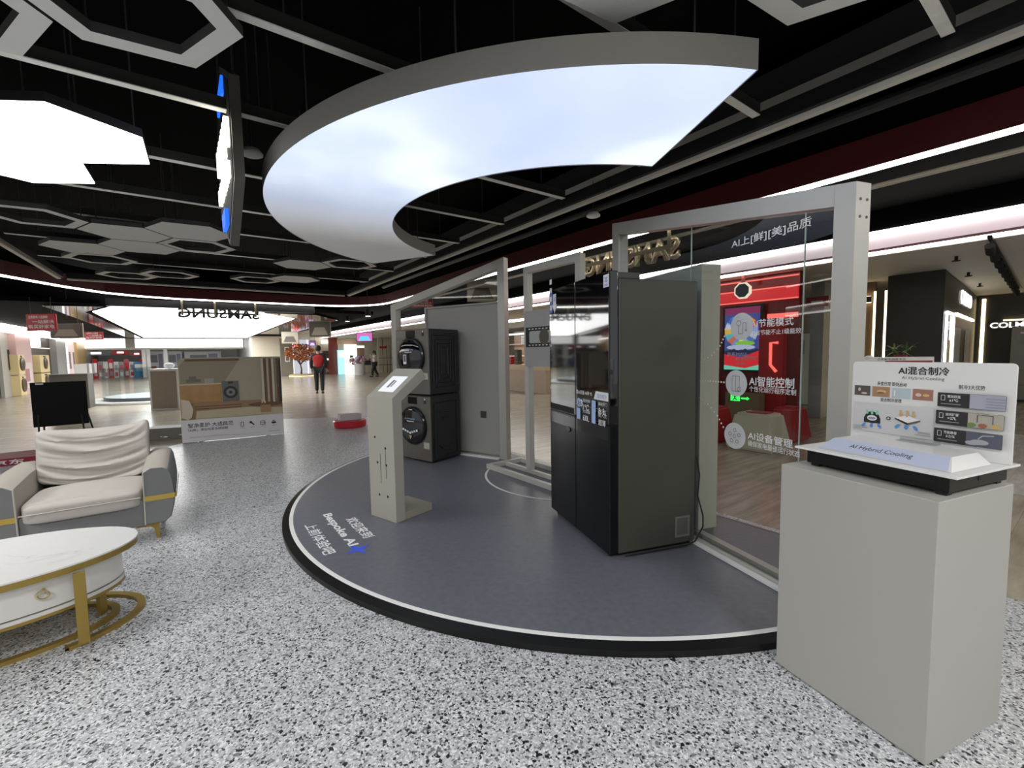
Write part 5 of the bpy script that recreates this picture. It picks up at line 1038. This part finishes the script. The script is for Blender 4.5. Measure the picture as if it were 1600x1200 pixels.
MB(mat('shelf_salmon', (.55, .36, .26), .5)).box(0, 6, .4, .45, 0, 2.5).build('back_panel', t)
for z in (.6, 1.2, 1.8): MB(white).box(0, 6, 0, .399, z, z+.04).build('shelf', t)
MB(lamp_mat('shelf_blue_glow', (.55, .8, 1), 2)).box(0, 6, 0, .03, 2.3, 2.38).build('light_line', t)
for k in range(14):
    t = thing('boxed_product', 'small boxed product on the warm lit shelf unit', 'box', sp(-18.8+.4*k, 13.7, (1.241, .641, 1.841)[k % 3]), AZ, 'boxed products on the shelf unit'); MB([dk, rd2, white, mat('box_teal', (.1, .3, .35), .5)][k % 4]).box(0, .26, 0, .2, 0, .2+.1*(k % 3)).build('carton_body', t)

# ================================================================= far shops at the end of the corridor
def far_panel(name, label, cat, px0, py0, px1, py1, m, o=-34.9, th=.08, group=None, parts=None, floor=False):
    a = on_o(px0, py1, o); b = on_o(px1, py0, o); L = (b-a).dot(N); z0 = 0 if floor else a.z
    t = thing(name, label, cat, (*a.xy, z0), math.atan2(N.y, N.x), group); H = b.z-z0
    MB(m).box(0, L, 0, th, 0, H).build('panel', t)
    if parts:
        sh = Sheet((0, -.002, 0), (1, 0, 0), (0, 0, 1), .008)
        for i, (mm, x0, y0, x1, y1) in enumerate(parts): sh.rect(mm, x0*L, y0*H, x1*L, y1*H)
        sh.build('print', t)
    return t, L, H
lit = lamp_mat('lightbox_white', (1, .98, .92), 1.4); litc = lamp_mat('lightbox_cyan', (.4, .85, .9), 1.0); wsoft = lamp_mat('soft_white', (1, .96, .88), .8)
far_panel('wall_panel_board', 'grey wall panel with two white square frames beside the orange tree', 'panel', 440, 529, 456, 589, mat('panel_taupe', (.24, .22, .18), .5), -34.3, .2, None, [(print_white, .35, .62, .75, .78), (MATS['panel_taupe'], .42, .65, .68, .75), (print_white, .35, .38, .75, .54), (MATS['panel_taupe'], .42, .41, .68, .51)], True)
far_panel('light_niche', 'tall pale glowing niche behind the orange tree', 'lightbox', 457, 531, 484, 588, lamp_mat('niche_glow', (.8, .82, .9), .55), -34.7, .1, None, [(wsoft, .02, 0, .12, 1), (lamp_mat('violet_line', (.7, .6, 1), 1.5), .82, 0, .88, 1)], True)
far_panel('cream_doors', 'cream double doors with faint brown writing beside the orange tree', 'door', 487, 533, 505, 590, mat('cream_panel', (.7, .64, .5), .5), -34.8, .1, None, [(print_grey, .3, .5, .75, .53), (print_grey, .35, .2, .7, .23), (print_grey, .3, .14, .8, .165)], True)
far_panel('shop_window_box', 'dark shelf niche beyond the man in the red vest', 'niche', 506, 548, 520, 590, mat('niche_dark', (.12, .1, .08), .5), -34.6, .1, None, [(wsoft, .3, .6, .6, .68), (print_red, .2, .3, .6, .4), (print_grey, .3, .1, .8, .2)], True)
far_panel('lightbox', 'short white lit panel high on the cream wall', 'lightbox', 502, 531, 517, 537, lit, -34.6)
far_panel('red_column', 'dark red column rising above the man in the red vest', 'column sign', 516, 524, 527, 590, mat('brick_red', (.25, .05, .04), .5), -34.2, .2, None, None, True)
far_panel('cyan_lightbox', 'cyan lit poster box beside the white lightbox', 'lightbox', 529, 547, 540, 584, litc, -33.8, .1, None, [(wsoft, .1, .7, .9, .95)], True)
far_panel('white_lightbox', 'bright white standing lightbox with small green leaf motif', 'lightbox', 540, 538, 557, 584, lit, -33.4, .12, None, [(mat('leaf_print', (.15, .3, .1), .6), .4, .55, .68, .63)], True)
far_panel('photo_panel', 'brown photo panel with white light strip beside the white lightbox', 'panel', 558, 540, 569, 584, mat('photo_taupe', (.3, .2, .14), .5), -33.8, .1, None, [(lit, 0, .92, 1, 1), (print_grey, .2, .3, .8, .6)], True)
far_panel('peach_band', 'peach coloured fascia panel over the far shop', 'panel', 527, 530, 570, 538, mat('peach', (.6, .42, .3), .5), -34.0)
far_panel('glass_door_unit', 'far glass doors with dark frames beside the laundry stack', 'door', 592, 528, 614, 588, mat('pale_glass_wall', (.62, .58, .46), .3), -33.5, .1, None, [(black, .28, 0, .31, 1), (black, .55, 0, .58, .8), (black, .75, 0, .78, .8), (black, 0, .22, 1, .235), (black, 0, .42, 1, .43), (print_red, .1, .7, .6, .76)], True)
# tree
b = on_o(471, 587, -33.0); t = thing('autumn_tree', 'small artificial tree with orange leaves on a lit round base, far down the corridor', 'tree', (b.x, b.y, 0))
MB(mat('planter_yellow', (.5, .42, .2), .5)).lathe([(.7, 0), (.75, .02), (.75, .14), (.7, .16)], n=32).build('round_base', t); MB(lamp_mat('base_glow', (1, .85, .5), 2)).lathe([(.76, .02), (.78, .02), (.78, .05), (.76, .05)], n=32).build('light_ring', t)
f = MB(mat('tree_bark', (.1, .06, .05), .8)); f.tube([(0, 0, .15), (.03, 0, .5), (-.05, 0, .9), (-.1, .02, 1.3)], [.07, .05, .04, .025], 8)
for q in ((-.6, .2, 1.5), (.5, -.1, 1.6), (.1, .4, 1.8), (-.2, -.4, 1.7), (.35, .3, 1.3)): f.tube([(-.03, 0, .8), (q[0]*.5, q[1]*.5, 1.1), q], [.035, .025, .01], 6)
f.build('trunk', t, smooth=1)
f = MB(mat('leaf_orange', (.45, .13, .04), .7), mat('leaf_rust', (.3, .07, .02), .7), mat('leaf_amber', (.6, .25, .06), .7))
for k in range(900):
    while True:
        q = V((R_.uniform(-1, 1), R_.uniform(-1, 1), R_.uniform(-1, 1)))
        if .25 < q.length < 1: break
    c = V((q.x*1.0, q.y*.9, 1.62+q.z*.62)); r = R_.uniform(.05, .1); a_ = V((R_.uniform(-1, 1), R_.uniform(-1, 1), R_.uniform(-1, 1))).normalized(); b_ = a_.orthogonal().normalized()
    f.i = k % 3; f.face([c+a_*r, c+b_*r*.6, c-a_*r, c-b_*r*.6])
f.build('foliage', t, fix=False)
f = lamp_mat('lantern_red', (1, .2, .2), 1.2); c = on_o(464, 541, -34.4); t = thing('paper_lantern', 'glowing pinkish red lantern above the orange tree', 'lantern', c); MB(f).ball((0, 0, 0), .22, (1.2, 1, .8)).build('lantern_body', t, smooth=1); MB(black).cyl((0, 0, .17), (0, 0, 2.79-c.z), .01, 6).build('cord', t)
c = on_o(607, 531, -31); 
for px, py, y in ((575, 494, 13), (543, 502, 16)):
    c = at_y(px, py, y); t = thing('pendant_spotlight', ('black cylindrical spotlight hung before the dark fascia, the bigger of two' if px > 560 else 'black cylindrical spotlight hung before the dark fascia, the smaller of two'), 'spotlight', c, 0, None); MB(matt_black).cyl((0, 0, 0), (0, 0, .2), .08, 14).build('lamp_can', t); MB(lamp_mat('spot_face', (1, .95, .85), 3)).cyl((0, 0, -.006), (0, 0, -.001), .07, 14).build('lamp_face', t); MB(black).cyl((0, 0, .2), (0, 0, 3.32-c.z), .012, 6).build('stem', t)
t = thing('flower_display', 'low round display of pink, white and blue flowers by the white lightbox', 'flowers', on_o(562, 584, -31.5)*1); t.location.z = 0
MB(white).lathe([(.35, 0), (.35, .75), (.3, .8)], n=24).build('drum', t)
f = MB(mat('bloom_white', (.75, .72, .78), .6), mat('bloom_pink', (.7, .25, .3), .6), mat('bloom_blue', (.12, .15, .55), .6))
for k in range(60): a_ = R_.uniform(0, 2*PI); r = R_.uniform(0, .7); f.i = (0, 0, 1, 2)[k % 4]; f.ball((r*math.cos(a_), r*math.sin(a_), (.8+R_.uniform(.0, .55)*(1-r*.5))), R_.uniform(.06, .12), n=6)
f.build('blossoms', t, smooth=1)

# --- far end wall of the atrium
wband = lamp_mat('gallery_glow', (1, 1, .98), 1.6)
a = on_o(160, 544, -40); b = on_o(470, 530, -40)
t = thing('gallery_fascia', 'long bright white fascia under the far edge of the glowing ceiling', 'fascia', sp(-40, -8, a.z), math.atan2(N.y, N.x)); MB(wband).box(0, 11.3, 0, .1, 0, b.z-a.z).build('lit_face', t); MB(mat('gallery_sill', (.5, .48, .42), .5)).box(0, 11.3, -.02, .12, -.12, -.001).build('lower_sill', t); MB(mat('gallery_grey', (.3, .3, .28), .5)).box(4.4, 4.9, -.03, -.001, -.0, b.z-a.z).build('grey_patch', t)
for x in (.3, 5, 11): MB(mat('gallery_grey')).box(x-.04, x+.04, .03, .09, b.z-a.z, 3.9-a.z).build('hanger_post', t)
cols = [print_red, mat('poster_grey', (.35, .36, .38), .5), mat('poster_white', (.72, .76, .78), .5), mat('poster_rose', (.55, .12, .16), .5), white]
for k in range(10):
    px = 146+k*8.2; m = [0, 1, 2, 0, 4, 1, 3, 4, 2, 0][k]
    far_panel('roll_up_banner', ('red roll-up banner', 'grey roll-up banner', 'pale roll-up banner', 'rose roll-up banner', 'white roll-up banner')[m] + ' in the bright far row, %s from the dark rack' % ('first second third fourth fifth sixth seventh eighth ninth tenth'.split()[k]), 'banner', px, 565 if k % 3 else 561, px+5.8, 586, cols[m], -43.5, .06, 'roll-up banners at the far end', [(cols[(m+2) % 5], .15, .5, .85, .8), (cols[(m+1) % 5], .2, .12, .8, .35)], True)
far_panel('blue_poster', 'blue poster stand at the end of the bright banner row', 'poster', 210, 565, 226, 586, mat('poster_blue', (.05, .25, .5), .5), -43, .06, None, [(print_white, .1, .6, .9, .85), (mat('poster_sky', (.2, .5, .7), .5), .2, .4, .9, .6)], True)
for k, (p0, p1, q0, q1, m, lb) in enumerate([(175, 201, 548, 554, print_red, 'red shop sign over the far banner row'), (204, 223, 550, 556, mat('sign_red', (.65, .05, .07), .4), 'smaller red shop sign stepping down at the far end'), (125, 172, 548, 556, mat('sign_grey', (.2, .21, .23), .5), 'dark grey shop sign at the far end'), (390, 398, 541, 548, print_red, 'tiny red sign above the poster board')]):
    far_panel('shop_sign', lb, 'sign', p0, q0, p1, q1, m, -44, .1, None, [(lamp_mat('sign_white_glow', (1, 1, 1), 1.2), .3, .3, .7, .75)])
for k, px in enumerate((224, 231, 258)): far_panel('white_post', ('slim white post at the end of the banner row', 'second slim white post at the end of the banner row', 'white post above the wood cabinet')[k], 'post', px, 545, px+3, 588, white, -42.5, .12, None, None, True)
for px0, px1, lb in ((232, 256, 'pale shop counter with dark goods behind the wood cabinet'), (262, 284, 'white shop bay with grey screen behind the poster board'), (290, 345, 'white shop bay with blue sign above the poster board'), (400, 428, 'pale green pillar box above the poster board')):
    far_panel('shop_bay', lb, 'shop bay', px0, 549, px1, 588, mat('bay_white', (.66, .68, .7), .5), -45, .2, None, [(mat('bay_grey', (.22, .23, .26), .5), .15, .55, .6, .85), (mat('bay_purple', (.3, .28, .4), .5), .65, .3, .9, .9), (mat('bay_red', (.4, .1, .1), .5), .1, .2, .5, .4)] if px0 < 400 else [(mat('bay_green', (.6, .68, .58), .5), .05, 0, .95, .98)], True)
# glowing low floor ring beside the cabinet
wf_ = mat('pale_inset_floor', (.62, .64, .62), .25)
t = thing('glass_turntable', 'low round glass-edged car platform beyond the wood cabinet', 'platform', P(-19.5, -.9, 0)); MB(wf_).lathe([(2.0, 0), (2.0, .06)], n=48).build('white_apron', t); MB(mat('platform_rim_dark', (.1, .1, .11), .3)).lathe([(1.5, .061), (1.5, .16)], n=48).build('dark_rim', t); MB(lamp_mat('platform_glow', (.9, 1, 1), .7)).lathe([(1.45, .161), (1.45, .17)], n=48).build('glowing_top', t)
for k in range(10): a_ = 2*PI*k/10; MB(pane_mat).box(-.4, .4, -.01, .01, .161, 1.1, mx=M.Translation((1.46*math.cos(a_), 1.46*math.sin(a_), 0)) @ M.Rotation(a_+PI/2, 4, 'Z')).build('glass_guard', t)

# ================================================================= shop front opposite
LW = -5.88
def left_panel(name, label, cat, px0, px1, py0, py1, m, th=.08, s=LW, parts=None, floor=True, group=None):
    a = on_s(px0, py1, s); b = on_s(px1, py0, s); L = abs((b-a).dot(U)); z0 = 0 if floor else a.z
    t = thing(name, label, cat, (*b.xy, z0), AZ, group); t.location = (*b.xy, z0); H = on_s((px0+px1)/2, py0, s).z-z0
    # the far end of each panel shows further from the frame edge: local x runs back toward us
    t.rotation_euler = (0, 0, math.atan2(-N.y, -N.x)+PI/2); MB(m).box(-L if False else 0, L, 0, th, 0, H).build('panel', t)
    if parts:
        sh = Sheet((L, th+.003, 0), (-1, 0, 0), (0, 0, 1), .008)
        for mm, x0, y0, x1, y1 in parts: sh.rect(mm, x0*L, y0*H, x1*L, y1*H)
        sh.build('print', t)
    return t, L, H
dkn = mat('niche_black', (.05, .04, .03), .5); pnk = mat('pink_poster', (.62, .42, .4), .5)
for args in [('wall_bay_panel', 'pale grey wall bay with a dark narrow screen, cut by the frame edge', 'panel', 0, 11, 515, 600, mat('bay_stone', (.38, .37, .33), .5), .1, LW, [(black, .5, .4, .9, .7)]),
        ('pink_column', 'column with pinkish printed poster beside the dark laundry niche', 'column', 13, 30, 517, 600, pnk, .3, LW, [(mat('pink_pale', (.7, .6, .6), .5), .1, .1, .9, .5), (mat('pink_dark', (.4, .2, .22), .5), .3, .2, .7, .4)]),
        ('laundry_niche', 'dark brown niche holding yellow-lit stacked washers', 'niche', 30, 80, 519, 600, dkn, .06, LW, [(lamp_mat('niche_line', (1, .9, .7), 1.0), .05, .72, .95, .735)]),
        ('grey_pier', 'grey wall pier beside the bright white poster', 'pier', 80, 89, 527, 600, mat('pier_grey', (.3, .3, .29), .5), .3, LW, None),
        ('white_poster', 'tall bright white lit poster on the shop front', 'poster', 89.5, 100, 532, 590, lamp_mat('poster_glow', (1, 1, 1), 1.0), .12, LW, None),
        ('pink_poster', 'tall pinkish lit poster with dark bottle shapes', 'poster', 100.5, 115, 534, 590, lamp_mat('poster_pink', (.9, .7, .66), .7), .12, LW, [(print_grey, .25, .35, .4, .75), (print_grey, .55, .35, .7, .75)]),
        ('gold_pier', 'golden pier at the end of the shop front', 'pier', 115.5, 124, 533, 590, mat('pier_gold', (.5, .36, .15), .4), .25, LW, None)]:
    left_panel(*args)
yel = mat('warm_white_washer', (.75, .62, .32), .4)
for k, (p0, p1, lb) in enumerate([(32, 41, 'stack beside the pink column'), (50, 80, 'stack in the middle of the dark niche')]):
    for j in range(2):
        a = on_s(p0, 595, LW+.35); b = on_s(p1, 595, LW+.35); L = abs((b-a).dot(U)); L = min(L, 1.6)
        t = thing('shop_washer', 'cream front-loading washer, %s of the %s' % (('lower', 'upper')[j], lb), 'washing machine', (*b.xy, .02+.82*j if j else .0), math.atan2(-N.y, -N.x)+PI/2, 'cream washers in the opposite shop')
        MB(yel).box(0, L, -.5 if False else -.28, .0, 0, .8, .01).build('cabinet_body', t)
        f = MB(mat('washer_ring_dark', (.08, .05, .03), .3)); f.lathe([(.27, 0), (.27, .04), (.2, .06), (.001, .05)], (L/2, .001, .42), 28, (0, 1, 0)); f.build('door', t, smooth=.7); MB(black).box(L*.4, L*.65, .0008, .006, .7, .76).build('control_panel', t)
a = on_s(58, 533, LW+.3); t = thing('glowing_logo_box', 'small blown-out white and red glowing sign over the dark niche', 'sign', a, math.atan2(-N.y, -N.x)+PI/2); MB(lamp_mat('logo_white', (1, .9, .9), 4)).box(-.45, .45, -.3, .02, -.25, .25, .03).build('lit_box', t); MB(lamp_mat('logo_red', (1, .1, .15), 2)).box(-.45, .45, -.25, .0, .251, .36).build('red_edge', t)
for k in range(5):
    a = on_z(128+k*4.2, 601-k*1.2, 0); t = thing('card_stand', 'small white card stand in the dark rack row beyond the easel screen', 'stand', (a.x, a.y, 0), .6, 'card stands in the rack row'); MB(black).cyl((0, 0, 0), (0, 0, .55), .02, 6).build('post', t); MB([white, mat('card_grey')][k % 2]).box(-.25, .25, -.02, .02, .55, 1.15).build('card', t)
t = thing('dome_camera', 'white dome ceiling camera hung above the red banner', 'camera', at_y(105, 487, 14)); c = t.location.copy(); MB(white).lathe([(.02, .1), (.12, .06), (.13, 0), (.1, -.08), (.03, -.12)], n=20).build('dome', t, smooth=1); MB(black).cyl((0, 0, .1), (0, 0, 3.9-c.z), .012, 6).build('stem', t)

# ================================================================= people
skin = mat('skin', (.45, .27, .19), .55); hairm = mat('dark_hair', (.015, .012, .012), .6)
def limb(verts, edges, rad, m, name, parent, sub=2):
    me = bpy.data.meshes.new(name); me.from_pydata(verts, edges, []); o = bpy.data.objects.new(name, me); COL.objects.link(o); o.parent = parent; me.materials.append(m)
    md = o.modifiers.new('skin', 'SKIN'); o.modifiers.new('sub', 'SUBSURF').levels = sub; o.modifiers['sub'].render_levels = sub
    for v, r in zip(me.skin_vertices[0].data, rad): v.radius = (r, r) if not isinstance(r, tuple) else r
    me.skin_vertices[0].data[0].use_root = True; md.use_smooth_shade = True; return o
def person(label, loc, rz, J, cloth, shoes, hair_long=False, bag=False):
    t = thing('person', label, 'person', loc, rz)
    K = list(J); v = [J[k] for k in K]; ix = {k: i for i, k in enumerate(K)}
    E = [('pel', 'wai'), ('wai', 'che'), ('che', 'nec'), ('nec', 'hea'), ('hea', 'top')]
    for s in 'lr': E += [('che', s+'sh'), (s+'sh', s+'el'), (s+'el', s+'wr'), (s+'wr', s+'ha'), ('pel', s+'hi'), (s+'hi', s+'kn'), (s+'kn', s+'an'), (s+'an', s+'to')]
    rad = {'pel': .12, 'wai': .115, 'che': .13, 'nec': .05, 'hea': .095, 'top': .075, 'sh': .06, 'el': .043, 'wr': .03, 'ha': .035, 'hi': .085, 'kn': .058, 'an': .04, 'to': .035}
    g = lambda k, e=0: rad.get(k, rad.get(k[1:], .05))+e
    limb(v, [(ix[a], ix[b]) for a, b in E], [g(k) for k in K], skin, 'body', t)
    def sub(name, ks, m, e):
        kk = [k for k in K if k in ks]; jx = {k: i for i, k in enumerate(kk)}; limb([J[k] for k in kk], [(jx[a], jx[b]) for a, b in E if a in jx and b in jx], [g(k, e) for k in kk], m, name, t)
    for nm, ks, m, e in cloth: sub(nm, ks, m, e)
    h = V(J['hea']); f = MB(hairm); f.ball(h+V((0, .02, .045)), .115, (.95, 1.05, 1.05), 14)
    if hair_long: f.ball(h+V((0, .07, -.06)), .09, (1, .7, 1.4), 12)
    f.build('hair', t, smooth=1)
    f = MB(skin); f.ball(h+V((0, -.095, .0)), .02, (.8, 1, 1.2), 8); 
    for s in (-1, 1): f.ball(h+V((.1*s, 0, 0)), .025, (.4, .8, 1.2), 8)
    f.build('nose_and_ears', t, smooth=1); f = MB(print_white, print_black)
    for s in (-1, 1): f.use(print_white).ball(h+V((.035*s, -.085, .02)), .013, n=8); f.use(print_black).ball(h+V((.035*s, -.094, .02)), .007, n=6)
    f.build('eyes', t, smooth=1); MB(mat('lips', (.35, .12, .1), .5)).ball(h+V((0, -.088, -.045)), .02, (1.2, .5, .4), 8).build('mouth', t, smooth=1)
    for s in 'lr':
        w0, w1 = V(J[s+'wr']), V(J[s+'ha']); d = (w1-w0).normalized(); x = d.orthogonal().normalized(); y = d.cross(x); f = MB(skin)
        for i, ln in enumerate((.07, .08, .075, .06)): b0 = w1+x*(.018*(i-1.5)); f.tube([b0, b0+d*ln*.5+y*.004, b0+d*ln+y*.02], [.009, .008, .006], 6)
        b0 = w1-d*.02+x*.03; f.tube([b0, b0+d*.03+x*.025, b0+d*.055+x*.03], [.01, .009, .007], 6); f.build('fingers', t, smooth=1)
        f = MB(shoes); a_ = V(J[s+'an']); b_ = V(J[s+'to']); f.tube([a_+V((0, .05, -.05)), a_+V((0, 0, -.035)), b_+V((0, 0, 0)), b_+V((0, -.04, -.005))], [.035, .045, .042, .025], 8); f.build('shoe', t, smooth=1)
    return t
def joints(h, stride=0, la=None, ra=None):
    s = h/1.72; j = {'pel': (0, 0, .93), 'wai': (0, .0, 1.08), 'che': (0, .01, 1.3), 'nec': (0, .0, 1.49), 'hea': (0, -.02, 1.6), 'top': (0, -.02, 1.66)}
    for k, sg in (('l', -1), ('r', 1)):
        d = stride*sg; j[k+'sh'] = (.19*sg, .01, 1.4); j[k+'el'] = (.25*sg, .03-d*.3, 1.13); j[k+'wr'] = (.25*sg, -.06-d*.5, .9); j[k+'ha'] = (.25*sg, -.08-d*.55, .83)
        j[k+'hi'] = (.1*sg, 0, .88); j[k+'kn'] = (.1*sg, -.02-abs(d)*.2-d*.45, .49); j[k+'an'] = (.1*sg, .02-d*1.0, .075); j[k+'to'] = (.11*sg, -.12-d*1.0, .035)
    for k, arm in (('l', la), ('r', ra)):
        if arm:
            for n_, p in zip(('el', 'wr', 'ha'), arm): j[k+n_] = p
    return {k: (p[0]*s, p[1]*s, p[2]*s) for k, p in j.items()}
vest = mat('vest_red', (.42, .015, .02), .7); dkc = mat('clothes_black', (.015, .016, .02), .8); shirt_w = mat('shirt_pale', (.6, .55, .55), .8)
c = on_z(500, 614.5, 0); person('person with dark hair walking away in a red vest over black sleeves and black trousers', c, math.radians(198), joints(1.76, .06),
    [('sleeves', ('pel', 'wai', 'che', 'lsh', 'lel', 'lwr', 'rsh', 'rel', 'rwr'), dkc, .022), ('vest', ('pel', 'wai', 'che', 'nec', 'lsh', 'rsh'), vest, .045), ('trousers', ('pel', 'lhi', 'lkn', 'lan', 'rhi', 'rkn', 'ran'), dkc, .025)], black)
c = on_z(586, 588.5, 0); t = person('person in pale top and black trousers walking far away with one raised hand', c, math.radians(-60), joints(1.63, .22, None, ((.3, -.1, 1.2), (.2, -.25, 1.4), (.17, -.28, 1.46))),
    [('top', ('pel', 'wai', 'che', 'lsh', 'rsh', 'lel', 'rel'), shirt_w, .02), ('trousers', ('pel', 'lhi', 'lkn', 'lan', 'rhi', 'rkn', 'ran'), dkc, .03)], black, True)
b = thing('shoulder_bag', 'black bag carried at the side of the far walking person', 'bag', c + V((-.4, -.12, .75)), .5); MB(black).box(-.2, .2, -.07, .07, 0, .28, .03).build('bag_body', b); MB(black).tube([(-.15, 0, .27), (-.12, 0, .55), (.05, 0, .62), (.15, 0, .27)], .012, 6).build('strap', b)
